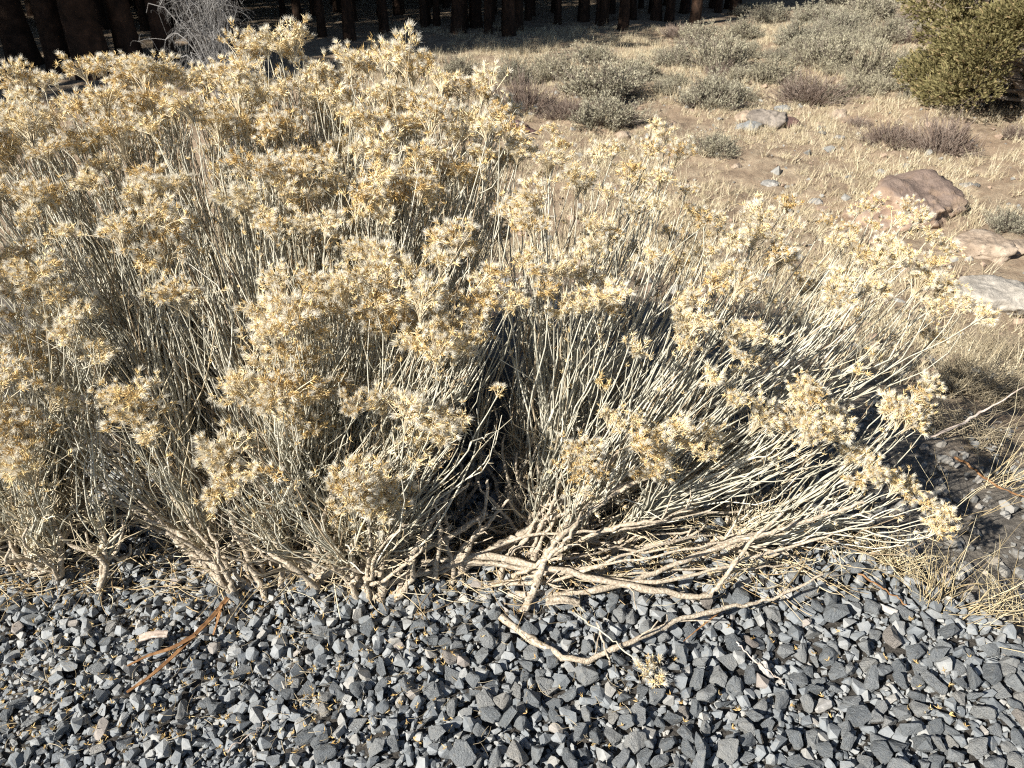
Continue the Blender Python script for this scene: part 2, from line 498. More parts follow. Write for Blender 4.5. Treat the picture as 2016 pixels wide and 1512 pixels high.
mid = cast(40000, 0.0075, 0.0135, 0.70, 0.2, .40)
small = cast(42000, 0.0038, 0.0075, 0.72, 0, .45)
under = [(rng.uniform(*XR), YR[0] + (YR[1] - YR[0]) * rng.uniform(0, 1) ** 1.2, rng.uniform(0.006, 0.013)) for _ in range(16000)]
under = [q for q in under if beyond(q[0], q[1]) < 0.0]
grit = [(rng.uniform(*XR), YR[0] + (YR[1] - YR[0]) * rng.uniform(0, 1) ** 1.2, rng.uniform(0.003, 0.007)) for _ in range(9000)]
grit = [q for q in grit if beyond(q[0], q[1]) < 0.03 and rng.uniform() > .4 * float(sstep(-.9, .5, q[0]))]

variants_hi = [hull_stone(random.randint(9, 15), True, 100 + k) for k in range(28)]
variants_lo = [hull_stone(random.randint(11, 16), False, 300 + k) for k in range(30)]
hi_meshes = [mesh_np('ballast_stone', v, [(f, 0)], [M['stone']], smooth=False) for v, f in variants_hi]
red_mesh = mesh_np('ballast_stone_red', *[variants_hi[3][0]], [(variants_hi[3][1], 0)], [M['redstone']], smooth=False)
pale_mesh = mesh_np('ballast_stone_pale', *[variants_hi[7][0]], [(variants_hi[7][1], 0)], [M['palestone']], smooth=False)
bigA = np.array(big)
pp = np.stack([bigA[:, 0], bigA[:, 1], np.zeros(len(big))], 1)
ppx, ppy, dep = project(pp)
vis = (ppx > -20) & (ppx < 2036) & (ppy < 1540) & ((ppy > 1160) | ((ppx > 1450) & (ppy > 1085)) | ((ppx < 430) & (ppy > 1080)))
score = np.where(vis, bigA[:, 2] / dep, 0)
order = np.argsort(-score)
chosen = set(order[:300].tolist())
def rand_rot(tilt=0.6):
    return Matrix.Rotation(rng.uniform(0, 6.283), 3, 'Z') @ Matrix.Rotation(rng.normal() * tilt, 3, 'X') @ Matrix.Rotation(rng.normal() * tilt, 3, 'Y')
mass = []
for k, (x, y, r) in enumerate(big):
    z = float(terrain(x, y)) + r * rng.uniform(0.3, 1.15) + 0.008
    R = rand_rot(0.45)
    s = r * 1.28
    if k in chosen:
        px, py = ppx[k], ppy[k]
        me = hi_meshes[random.randrange(28)]
        lab = None
        if math.hypot(px - 1648, py - 1308) < 13: me, lab = red_mesh, 'reddish brown angular ballast stone'
        elif random.random() < 0.015: me = pale_mesh
        o = link('ballast_stone', me, gravel_bed, (x, y, z))
        o.rotation_euler = R.to_euler()
        o.scale = (s * rng.uniform(0.85, 1.2), s * rng.uniform(0.85, 1.15), s * rng.uniform(0.85, 1.2))
        if lab: o['label'] = lab
    else:
        mass.append((x, y, z, s, R, 0.45))
for (x, y, r) in mid:
    mass.append((x, y, float(terrain(x, y)) + r * rng.uniform(0.2, 0.9) + 0.006, r * 1.3, rand_rot(0.7), 0.7))
for (x, y, r) in small:
    mass.append((x, y, float(terrain(x, y)) + r * 0.6 + rng.uniform(0, 0.010), r * 1.35, rand_rot(0.9), 0.9))
for (x, y, r) in under:
    mass.append((x, y, float(terrain(x, y)) + r * 0.1, r * 1.25, rand_rot(0.8), 0.8))
for (x, y, r) in grit:
    mass.append((x, y, float(terrain(x, y)) + rng.uniform(0.002, 0.014), r * 1.3, rand_rot(0.9), 0.9))
def stone_tint(n):
    s = np.array([q[0] for q in STONE_STOPS]); cc = np.array([q[1] for q in STONE_STOPS])
    u = rng.uniform(0, 1, n)
    return np.stack([np.interp(u, s, cc[:, k]) for k in range(3)], 1)
def realise(items, variants, tints):
    B = Batch()
    assign = rng.integers(0, len(variants), len(items))
    P = np.array([[q[0], q[1], q[2]] for q in items]); S = np.array([q[3] for q in items])
    R = np.array([np.array(q[4]) for q in items])
    for v, (VV, FF) in enumerate(variants):
        ids = np.where(assign == v)[0]
        if not len(ids): continue
        sc3 = S[ids, None] * rng.uniform(0.85, 1.2, (len(ids), 3))
        W = np.einsum('kij,knj->kni', R[ids], VV[None] * sc3[:, None, :]) + P[ids][:, None, :]
        FFk = FF[None] + (np.arange(len(ids)) * len(VV))[:, None, None]
        B.add(W.reshape(-1, 3), FFk.reshape(-1, 3), 0, np.repeat(tints[ids], len(VV), 0))
    return B
mesh = realise(mass, variants_lo, stone_tint(len(mass))).mesh('loose_gravel', [M['stone_mass']], smooth=False)
link('loose_gravel', mesh, gravel_bed, kind='stuff')

# finer old gravel and soil crumbs beyond the shoulder on the right
items = []
for _ in range(9000):
    x, y = rng.uniform(0.2, 3.4), rng.uniform(1.0, 3.6)
    s = float(beyond(x, y))
    if s < 0.02 or rng.uniform() < s / 1.7: continue
    r = rng.choice([rng.uniform(0.004, 0.009), rng.uniform(0.008, 0.017), rng.uniform(0.015, 0.026)], p=[0.55, 0.33, 0.12])
    items.append((x, y, float(terrain(x, y)) + r * 0.25, r * 1.3, rand_rot(0.4)))
tt = stone_tint(len(items)) * rng.uniform(0.45, 0.95, (len(items), 1)) * np.array([1.12, 1.03, 0.93])
o = link('old_gravel', realise(items, variants_lo, tt).mesh('old_gravel', [M['stone_mass']], smooth=False), kind='stuff')
tag(o, 'weathered finer gravel and crumbs beyond the ballast edge at right', 'gravel')
items = []
for _ in range(4200):
    x, y = rng.uniform(-2, 11), 3.2 + 10 * rng.uniform(0, 1) ** 1.6
    if x > 0.9 * y: continue
    r = 0.012 + 0.04 * rng.uniform(0, 1) ** 6
    items.append((x, y, float(terrain(x, y)) + r * 0.2, r * 1.4, rand_rot(0.4)))
tt = np.where(rng.uniform(size=(len(items), 1)) < 0.4, np.array([[0.26, 0.255, 0.235]]), np.array([[0.30, 0.22, 0.16]])) * rng.uniform(0.6, 1.15, (len(items), 1))
o = link('scattered_pebbles', realise(items, variants_lo, tt).mesh('scattered_pebbles', [M['stone_mass']], smooth=False), kind='stuff')
tag(o, 'small pale and reddish stones strewn over the dry meadow', 'stones')

# ------------------------------------------------------------------ flower clusters
GEO = {}
def make_cluster(seed, nheads, R, fluff, drop):
    global rng
    keep = rng
    rng = np.random.default_rng(seed)
    B = Batch()
    k = nheads
    nk = int(rng.integers(3, 7))
    ctr = np.array([0, 0, R * .9])
    kd = randdir(nk); kd[:, 2] = kd[:, 2] * .45 + .1
    knot = ctr + kd * R * rng.uniform(.4, .85, (nk, 1))
    own = rng.integers(0, nk, k)
    hp = knot[own] + rng.normal(size=(k, 3)) * R * np.array([.38, .38, .26])
    up = np.array([[0, 0, 1.0]])
    start = np.stack([hp[:, 0] * 0.05, hp[:, 1] * 0.05, rng.uniform(-0.5, 0.2, k) * R], 1)
    dirh = norm(norm(hp - ctr) * .9 + up * .45 + rng.normal(size=(k, 3)) * .35)
    P = bezier(start, start + up * R * 0.35, hp - dirh * R * 0.3, hp, 5)
    V, Q = tubes(P, np.broadcast_to(np.linspace(0.0011, 0.0006, 5), (k, 5)), 3)
    B.add(V, Q, 0)
    for i in range(k):
        fl = rng.uniform() < fluff
        d = dirh[i]
        nb = int(rng.integers(10, 16))
        q = np.repeat(hp[i][None], nb, 0) + rng.normal(size=(nb, 3)) * 0.002
        V, T = kites(q, spread(d, 0.15, 1.5 if not fl else 1.1, nb), rng.uniform(0.009, 0.0185 if not fl else .0145, nb), rng.uniform(0.0009, 0.0015, nb), .35, .3)
        B.add(V, T, 1)
        nb2 = 5                                                  # older bracts lower down
        V, T = kites(np.repeat(hp[i][None], nb2, 0) - d * rng.uniform(.004, .014, (nb2, 1)), spread(d, 0.3, 1.2, nb2), rng.uniform(0.007, 0.014, nb2), rng.uniform(0.0009, 0.0013, nb2))
        B.add(V, T, 1)
        if fl:
            nh = int(rng.integers(60, 95))
            bent = norm(d + rng.normal(size=3) * 0.3)
            V, T = hairs(np.repeat((hp[i] + d * 0.003)[None], nh, 0), spread(bent, 0.0, 0.9, nh), rng.uniform(0.009, 0.020, nh), np.full(nh, 0.00045))
            B.add(V, T, 2)
    me = B.mesh('flower_cluster', [M['branchlet'], M['bract'], M['pappus']], smooth=False)
    GEO[me.name] = (np.concatenate(B.V), B.F)
    rng = keep
    return me
CL = []
for k in range(20):
    CL.append(make_cluster(500 + k, [24, 31, 39, 46, 19][k % 5], [0.034, 0.040, 0.046, 0.052, 0.030][k % 5], [0.45, 0.85, 0.6, 0.7, 0.95][(k * 2) % 5], 0))
CL_SMALL = [make_cluster(700 + k, [4, 7, 10][k % 3], [0.018, 0.023, 0.028][k % 3], [0.2, 0.5, 0.8][k % 3], 0) for k in range(9)]

# cluster centres read off the photograph, each set back to its own distance in the bush
TXT = """30,150 60,190 110,152 165,140 205,134 250,165 300,145 335,150 370,168 405,155 440,155 480,150 500,100 525,88 552,92 578,108 600,145 640,155 690,125 722,130 760,128 800,128 845,122 870,165 910,178 950,190 975,212
20,232 60,262 110,232 160,212 210,212 260,205 300,205 300,252 340,218 20,312 90,302 150,282 190,262 240,285 380,222 430,212 470,202 520,185 560,182 610,192 650,202 690,182 740,192 780,192 820,202 860,212 430,258 540,250 520,270 690,232 740,252 790,252 850,242 900,272 960,262 920,242 570,270
210,320 190,360 100,392 60,390 300,350 350,362 270,390 330,420 480,330 520,342 570,340 600,332 560,390 520,420 490,402 700,300 760,302 820,312 740,350 800,352 780,392 830,372 720,392 900,330 950,302 1000,272 1020,300 1090,250 1110,290 1080,322 1130,332 1180,302 1210,292 1140,362 1290,252 1312,272 1280,302 1330,312 1240,342 1300,352 1350,372 1300,402 1200,382 1250,412 1040,422 1062,402 1010,422 1050,452 640,300 660,340 620,380
60,432 140,452 300,442 360,452 240,472 330,502 280,522 340,572 362,592 540,452 600,442 640,452 700,422 760,432 1170,442 1210,452 1180,482 690,492 720,512 760,532 740,562 810,542 850,482 900,482 930,492 870,522 960,532 1030,512 1060,532 1100,542 1150,542 1190,562 1080,572 1130,592 1180,592 1210,612 1280,512 1400,492 1440,482 1480,472 1420,532 1450,562 1400,562 1520,502 1535,512 1550,402 1500,432 1560,442 1620,442 1680,452 1640,482 1720,442 1760,432 1800,432 1830,462 1870,492 1740,482 1690,502 1720,522 1780,502 1830,522 1650,562 1700,562 1740,572 1810,562 1850,562 1890,592 1930,622 1640,592 1830,602 1860,572 1720,405 1790,412 1380,430 1420,440
50,502 20,532 80,542 60,582 120,582 30,622 100,622 150,622 30,692 80,672 140,672 190,692 60,722 20,565
560,562 600,562 640,572 680,582 560,602 620,612 660,612 520,622 590,652 640,652 540,662 500,682 560,692 600,702 520,712 740,602 790,602 830,602 760,642 810,642 850,642 870,602 730,642 880,662 900,692 860,702 820,682 940,642 930,602 1000,602 960,572 1100,612 1150,602
240,792 262,782 300,752 180,682 270,832 300,862 490,782 540,792 580,762 620,772 660,762 700,802 580,822 560,782 620,842 800,822 850,832 870,872 820,862 900,832 980,772 760,802 480,762
1330,602 1360,592 1340,642 1370,632 1350,682 1450,642 1430,662 1470,652 1450,692 1470,712 1490,662 1240,672 1252,692 1180,742 1400,752 1440,782 1490,832 1520,832 1580,762 1600,792 1560,782 1570,822 1600,832 1640,822 1590,862 1640,852 1690,730 1750,802 1780,802 1800,772 1830,762 1790,832 1820,802 1770,822
1210,832 1250,822 1290,852 1330,842 1250,872 1290,892 1260,932 1300,922 1350,872 1390,892 1380,862 1120,902 1150,892 1130,932 1170,932 1200,822 1310,942
1670,902 1700,892 1720,922 1740,942 1780,952 1700,932 1680,942 1820,992 1850,1002 1830,1022 1842,1042 1760,962
440,932 470,962 450,902 500,922 430,972 540,932 690,942 720,962 690,982 750,1002 735,1000 820,902 30,832 60,862 30,892 100,792 60,932 20,902 120,762"""
PIX = [tuple(map(float, q.split(','))) for q in TXT.split()]
SMALL_SET = {(1180, 742), (1240, 672), (1690, 730), (1252, 692), (180, 682), (380, 840), (120, 762), (540, 932), (820, 902), (980, 772), (300, 752)}
rows = [60, 130, 220, 300, 420, 570, 700, 800, 960, 1060]
dist = [2.42, 2.36, 2.22, 2.08, 1.90, 1.70, 1.60, 1.53, 1.44, 1.40]
def shell(px, py):
    d = float(np.interp(py, rows, dist))
    r = float(sstep(1050, 1700, px))
    return d + r * float(np.interp(py, [200, 450, 700, 1000], [0.15, 0.28, 0.22, 0.14])) - 0.15 * float(sstep(200, -400, px))
targets = []                                      # (position, plant, small?)
def plant_of(px, py):
    if px < 235 and py > 480 + max(0, px - 60) * 0.2 and px < 220: return 0
    if px < 1010 - max(0, py - 600) * 0.15: return 1
    return 2
for (px, py) in PIX:
    y = shell(px, py) + rng.normal() * 0.04
    targets.append((at_y(px, py + 6, y), plant_of(px, py), (px, py) in SMALL_SET))
# more of the same set back between and behind those, where the photograph shows a dense mass
for (px, py) in PIX:
    if py < 430 and px < 1000:
        if rng.uniform() < .45: targets.append((at_y(px + rng.normal() * 26, py + rng.uniform(0, 34), shell(px, py) + rng.uniform(-0.03, 0.10)), plant_of(px, py), rng.uniform() < 0.3))
        targets.append((at_y(px + rng.normal() * 22, py + rng.uniform(-4, 30), shell(px, py) + rng.uniform(0.03, 0.20)), plant_of(px, py), rng.uniform() < 0.3))
    elif rng.uniform() < (0.35 if px < 1250 else .12):
        targets.append((at_y(px + rng.normal() * 24, py + rng.uniform(5, 40), shell(px, py) + rng.uniform(0.0, 0.10)), plant_of(px, py), True))
# left of the frame and on the far side of the bushes
for _ in range(30):
    px, py = rng.uniform(-260, -5), rng.uniform(140, 900)
    y = shell(px, py) + rng.normal() * 0.05
    targets.append((at_y(px, py, y), 0 if py > 480 else 1, False))
for _ in range(70):
    px = rng.uniform(-300, 1750)
    top = float(np.interp(px, [0, 500, 900, 1000, 1100, 1300, 1500, 1900], [150, 120, 140, 230, 270, 260, 400, 500]))
    q = at_y(px, top + 10, shell(px, top))
    k = rng.uniform(0.1, 0.55)
    q = q + np.array([0, k, -0.08 - 1.1 * k * rng.uniform(0.3, 1.2)])
    if q[2] > 0.25: targets.append((q, plant_of(px, top), False))

for _ in range(14):
    px = rng.uniform(1080, 1850)
    top = float(np.interp(px, [1000, 1100, 1300, 1500, 1900], [230, 270, 260, 400, 500]))
    py = top + rng.uniform(40, 260)
    q = at_y(px, py, shell(px, py) + rng.uniform(.12, .40))
    if q[2] > .12: targets.append((q, 2, rng.uniform() < .7))
BASES = [at_flat(40, 1125), at_flat(610, 1120), at_flat(930, 1085)]
PLANTS = []
for k, (nm, lab) in enumerate([
        ('rabbitbrush', 'rabbitbrush at the left edge, its low straw heads rooted in the gravel'),
        ('rabbitbrush', 'largest and tallest rabbitbrush, thick with dry golden seed heads, left of centre'),
        ('rabbitbrush', 'sprawling rabbitbrush fanning to the right with pale stems lying over the gravel')]):
    b = BASES[k]
    e = empty(nm, (b[0], b[1], float(terrain(b[0], b[1]))))
    tag(e, lab, 'shrub', 'rabbitbrush on the gravel shoulder')
    PLANTS.append(e)
def local(V, e):
    return V - np.array(e.location)

up = np.array([0, 0, 1.0])
NLIMB = [16, 70, 56]
for pk, e in enumerate(PLANTS):
    base = np.array(e.location)
    T = np.array([t_[0] for t_ in targets if t_[1] == pk])
    SM = [t_[2] for t_ in targets if t_[1] == pk]
    # group targets into limbs by farthest-point seeds
    seeds = [int(rng.integers(len(T)))]
    dm = np.linalg.norm(T - T[seeds[0]], axis=1)
    while len(seeds) < NLIMB[pk]:
        j = int(np.argmax(dm)); seeds.append(j)
        dm = np.minimum(dm, np.linalg.norm(T - T[j], axis=1))
    lab = np.argmin(np.linalg.norm(T[:, None] - T[seeds][None], axis=2), axis=1)
    fine = Batch(); rest = Batch(); heads = Batch()
    nfc = 0
    for li in range(len(seeds)):
        ids = np.where(lab == li)[0]
        if not len(ids): continue
        c = T[ids].mean(0)
        hv = c[:2] - base[:2]
        st = base.copy()
        st[:2] += hv * (rng.uniform(0.12, 0.36) if pk < 2 else rng.uniform(0.25, 0.58)) + rng.normal(size=2) * np.array([0.10, 0.05])
        if st[1] > base[1] + 0.45: st[1] = base[1] + 0.45 * rng.uniform(0.8, 1.1)
        st[2] = float(terrain(st[0], st[1])) - 0.01
        d = norm(c - st); L = float(np.linalg.norm(c - st))
        out = norm(np.array([hv[0], hv[1], 0.02]))
        reach = rng.uniform(0.30, 0.46)
        en = st + d * L * reach + np.array([0, 0, -0.05 * L]) + rng.normal(size=3) * 0.015
        en[2] = max(en[2], st[2] + 0.06)
        P = bezier(st[None], (st + (d * 0.6 + out * 0.35 + up * 0.15) * L * reach * 0.4)[None], (en - d * L * reach * 0.3 + rng.normal(size=3) * 0.015)[None], en[None], 12)
        P[:, 1:-1] += rng.normal(size=(1, 10, 3)) * 0.003
        r0 = rng.uniform(0.0075, 0.013)
        RR = np.linspace(r0, 0.0045, 12)[None] * rng.uniform(0.9, 1.12, (1, 12))
        V, Q = tubes(P, RR, 8)
        br = link('branch', mesh_np('branch', V - st, [(Q, 0)], [M['limb']]), e, tuple(st - base))
        limbP = P[0]
        # secondary wood forking off the limb
        m = 4
        p0 = limbP[rng.integers(1, 6, m)]
        p3 = en + rng.normal(size=(m, 3)) * np.array([.07, .05, .04]); p3[:, 2] = np.maximum(p3[:, 2], .07)
        PP = bezier(p0, p0 + (d + rng.normal(size=(m, 3)) * .35) * L * reach * .25, p3 - (d + up * .5) * L * reach * .2, p3, 9)
        PP[:, 1:-1] += rng.normal(size=(m, 7, 3)) * .003
        for PQ in PP:
            PQ = sway(PQ[None], .06)[0]
            V, Q = tubes(PQ[None], np.linspace(rng.uniform(.0050, .0088), .0030, 9)[None], 6)
            link('side_branch', mesh_np('side_branch', V - st, [(Q, 0)], [M['limb']]), br)
        # main stems, each carrying one cluster
        for j in ids:
            tpos = T[j]
            q0 = limbP[rng.integers(7, 12)]
            dd = norm(tpos - q0); LL = float(np.linalg.norm(tpos - q0))
            dt = limbP[-1] - limbP[-4]; dt = norm(dt)
            tipd = norm(dd * 0.60 + up * 0.52 + rng.normal(size=3) * 0.08)
            P = bezier(q0[None], (q0 + (dt * 0.5 + dd * 0.6) * LL * 0.33)[None], (tpos - tipd * LL * 0.35)[None], tpos[None], 11)
            P = sway(P, .022)
            P[:, 1:-1] += rng.normal(size=(1, 9, 3)) * 0.0025
            V, Q = tubes(P, np.linspace(0.0033, 0.0013, 11)[None] * rng.uniform(0.9, 1.15, (1, 11)), 5)
            link('stem', mesh_np('stem', V - q0, [(Q, 0)], [M['stem']]), br, tuple(q0 - st))
            small_ = SM[j]
            nfc += 1
            me = random.choice(CL_SMALL if small_ else CL)
            qd = Vector(tipd).to_track_quat('Z', 'Y') @ Matrix.Rotation(random.uniform(0, 6.28), 3, 'Z').to_quaternion()
            s = rng.uniform(0.8, 1.22) if pk < 2 else rng.uniform(.68, 1.02)
            sc3 = (s * rng.uniform(.85, 1.2), s * rng.uniform(.85, 1.2), s * rng.uniform(0.8, 1.15))
            where = tpos - tipd * 0.012
            if j < 300:
                o = link('flower_cluster', me, br, tuple(where - st))
                o.rotation_mode = 'QUATERNION'
                o.rotation_quaternion = qd
                o.scale = sc3
            else:
                gv, gf = GEO[me.name]
                W = (gv * np.array(sc3)) @ np.array(qd.to_matrix()).T + where - base
                n0 = rest.n
                rest.V.append(W); rest.n += len(W)
                rest.F += [(f_ + n0, mi) for f_, mi in gf]
            # fine side stems running up to the same cluster
            m = int(rng.integers(4, 7)) if pk < 2 else int(rng.integers(1, 3))
            thick = .92 if pk < 2 else 1.08
            k0 = rng.integers(6, 12, m)
            p0 = limbP[k0] + rng.normal(size=(m, 3)) * 0.012
            fork = rng.uniform(size=m) < 0.4
            p0[fork] = P[0][rng.integers(2, 8, fork.sum())]
            p3 = tpos + rng.normal(size=(m, 3)) * np.array([0.030, 0.030, 0.012]) - tipd * rng.uniform(0.005, 0.10, (m, 1))
            l3 = np.linalg.norm(p3 - p0, axis=1, keepdims=True)
            d3 = norm(p3 - p0)
            t3 = norm(d3 * 0.6 + up * 0.5 + rng.normal(size=(m, 3)) * 0.12)
            PP = bezier(p0, p0 + norm(dt * 0.6 + d3 + rng.normal(size=(m, 3)) * 0.30) * l3 * 0.33, p3 - t3 * l3 * 0.35, p3, 9)
            PP = sway(PP, .04)
            PP[:, 1:-1] += rng.normal(size=(m, 7, 3)) * 0.004
            V, Q = tubes(PP, thick * np.linspace(0.0027, 0.0010, 9)[None] * rng.uniform(0.75, 1.25, (m, 1)), 4)
            fine.add(V - base, Q, 0)
            # thin curled dry leaves along them
            nl = m * 9
            a = rng.integers(0, m, nl); b = rng.integers(2, 8, nl)
            lp = PP[a, b]
            ax = norm(PP[a, b + 1] - PP[a, b])
            V, F_ = kites(lp, spread(ax, 0.2, 1.0, nl), rng.uniform(0.012, 0.032, nl), rng.uniform(0.0005, 0.0011, nl), 0.8)
            fine.add(V - base, F_, 1)
            # single heads at the tips of the side stems and on short shoots below
            tp = np.concatenate([PP[:, -1], PP[rng.integers(0, m, 5), rng.integers(5, 9, 5)] + rng.normal(size=(5, 3)) * .014])
            for q in tp[rng.uniform(size=len(tp)) < .28]:
                nb = int(rng.integers(8, 14))
                ax = norm(tipd + rng.normal(size=3) * .5)
                V, F_ = kites(np.repeat(q[None], nb, 0), spread(ax, .2, 1.4, nb), rng.uniform(.008, .017, nb), rng.uniform(.0009, .0015, nb))
                heads.add(V - base, F_, 0)
                if rng.uniform() < .4:
                    V, F_ = hairs(np.repeat(q[None], 30, 0), spread(ax, 0, .9, 30), rng.uniform(.009, .018, 30), np.full(30, .00042))
                    heads.add(V - base, F_, 1)
        # bare dead stems inside
        m = (8, 14, 4)[pk]
        p0 = limbP[rng.integers(5, 12, m)] + rng.normal(size=(m, 3)) * 0.008
        p3 = st + (c - st) * rng.uniform(0.45, 0.9, (m, 1)) + rng.normal(size=(m, 3)) * 0.07
        p3[:, 2] = np.maximum(p3[:, 2], 0.04)
        l3 = np.linalg.norm(p3 - p0, axis=1, keepdims=True)
        PP = bezier(p0, p0 + (d + rng.normal(size=(m, 3)) * 0.25) * l3 * 0.33, p3 - norm(p3 - p0 + up * l3 * 0.3) * l3 * 0.33, p3, 9)
        PP = sway(PP, .06); PP[..., 2] = np.maximum(PP[..., 2], .02)
        V, Q = tubes(PP, np.linspace(0.0034, 0.0009, 9)[None] * rng.uniform(0.7, 1.2, (m, 1)), 4)
        fine.add(V - base, Q, 0 if rng.uniform() < 0.7 else 2)
        # sprigs of short twigs
        m = 34 if pk < 2 else 18
        p0 = limbP[rng.integers(5, 12, m)]
        dd = spread(d, 0.3, 1.2, m)
        p3 = p0 + dd * rng.uniform(0.05, 0.22, (m, 1)); p3[:, 2] = np.maximum(p3[:, 2], 0.03)
        PP = bezier(p0, p0 + dd * 0.02, p3 - (dd + up) * 0.02, p3, 5)
        PP = sway(PP, .08)
        V, Q = tubes(PP, np.linspace(0.0018, 0.0007, 5)[None] * rng.uniform(.6, 1.5, (m, 1)), 3)
        fine.add(V - base, Q, 2)
    link('seed_heads', heads.mesh('seed_heads', [M['bract'], M['pappus']], False), e, kind='stuff')
    if rest.n: link('further_flower_clusters', rest.mesh('further_flower_clusters', [M['branchlet'], M['bract'], M['pappus']], False), e, kind='stuff')
    print('PLANT', pk, len(T), 'clusters', len(seeds), 'limbs')
    o = link('fine_stems', fine.mesh('fine_stems', [M['stem'], M['deadleaf'], M['branchlet']]), e, kind='stuff')

# limbs that lie low over the gravel, traced as 3D courses
def low_limb(e, pts, r0, r1, n=40, name='branch', mat='limb', placed3d=False):
    base = np.array(e.location)
    q = np.array(pts) if placed3d else np.array([at_flat(px, py, z) for px, py, z in pts])
    t_ = np.linspace(0, len(q) - 1, n)
    # Catmull-Rom
    out = []
    for u in t_:
        i = min(int(u), len(q) - 2); f = u - i
        p0, p1, p2, p3 = q[max(i - 1, 0)], q[i], q[i + 1], q[min(i + 2, len(q) - 1)]
        out.append(0.5 * ((2 * p1) + (-p0 + p2) * f + (2 * p0 - 5 * p1 + 4 * p2 - p3) * f * f + (-p0 + 3 * p1 - 3 * p2 + p3) * f ** 3))
    P = np.array(out)[None]
    P = sway(P, .012); P[:, 1:-1] += rng.normal(size=(1, n - 2, 3)) * 0.0022
    R = np.linspace(r0, r1, n)[None] * rng.uniform(0.9, 1.1, (1, n))
    kn = np.ones(n); kn[rng.integers(2, n - 2, max(1, n // 9))] = 1.3
    V, Q = tubes(P, R * kn[None] * rng.uniform(.9, 1.1, (1, n)), 8)
    V = V + rng.normal(size=V.shape) * r1 * .16
    B = Batch(); B.add(V - q[0], Q)
    if r0 > .006:
        m = 6
        i = rng.integers(3, n - 3, m)
        p0 = P[0][i]; dd = spread(norm(P[0][i + 1] - P[0][i]), .4, 1.3, m); dd[:, 2] = np.abs(dd[:, 2])
        ln = rng.uniform(.012, .09, (m, 1))
        V, Q = tubes(sway(np.stack([p0, p0 + dd * ln * .35, p0 + dd * ln * .7, p0 + dd * ln], 1), .08), rng.uniform(.0012, .003, (m, 1)) * np.linspace(1, .6, 4)[None], 5)
        B.add(V - q[0], Q)
    return link(name, B.mesh(name, [M[mat]]), e, tuple(q[0] - base)), P[0]
R_, C_, L_ = PLANTS[2], PLANTS[1], PLANTS[0]
low_limb(R_, [(985, 1213, .03), (1050, 1255, .045), (1135, 1291, .05), (1230, 1262, .06), (1330, 1222, .07), (1440, 1195, .08), (1520, 1180, .09), (1620, 1130, .14)], .0095, .003)
low_limb(R_, [(830, 1110, .06), (960, 1105, .09), (1100, 1130, .10), (1250, 1150, .10), (1370, 1165, .09), (1420, 1140, .12), (1470, 1080, .2), (1540, 1010, .3)], .011, .004)
low_limb(R_, [(760, 1150, .04), (900, 1120, .07), (1010, 1120, .09), (1150, 1120, .11), (1300, 1135, .12), (1480, 1100, .16), (1640, 1050, .22)], .009, .003)
low_limb(R_, [(1030, 1200, .03), (1060, 1150, .08), (1090, 1090, .14), (1150, 1020, .22), (1250, 950, .32)], .011, .005)
low_limb(R_, [(900, 1130, .03), (1000, 1060, .12), (1120, 1000, .22), (1300, 930, .32)], .013, .005)
low_limb(R_, [(1000, 1170, .03), (1200, 1150, .06), (1400, 1090, .12), (1560, 1040, .2), (1700, 990, .28)], .009, .004)
low_limb(C_, [(748, 1183, .01), (758, 1140, .06), (752, 1090, .12), (735, 1050, .17)], .013, .008)
low_limb(C_, [(745, 1178, .02), (700, 1145, .05), (660, 1100, .10), (610, 1050, .16), (560, 980, .25)], .011, .005)
low_limb(C_, [(470, 1180, .0), (420, 1120, .08), (350, 1060, .16), (280, 1020, .22), (190, 960, .30)], .009, .005)
low_limb(C_, [(530, 1190, .0), (495, 1110, .09), (465, 1040, .18), (440, 960, .28)], .009, .005)
low_limb(C_, [(552, 1170, .0), (550, 1090, .1), (556, 1010, .2), (575, 900, .33)], .008, .004)
low_limb(C_, [(600, 1165, .01), (650, 1130, .05), (720, 1105, .08), (830, 1080, .12), (960, 1010, .2)], .016, .007)
low_limb(C_, [(455, 1172, .0), (390, 1105, .07), (300, 1040, .14), (200, 1010, .18)], .007, .003)
low_limb(L_, [(35, 1142, .0), (10, 1100, .05), (-30, 1040, .12)], .011, .007)
low_limb(L_, [(52, 1138, .0), (35, 1090, .06), (10, 1030, .14)], .008, .005)

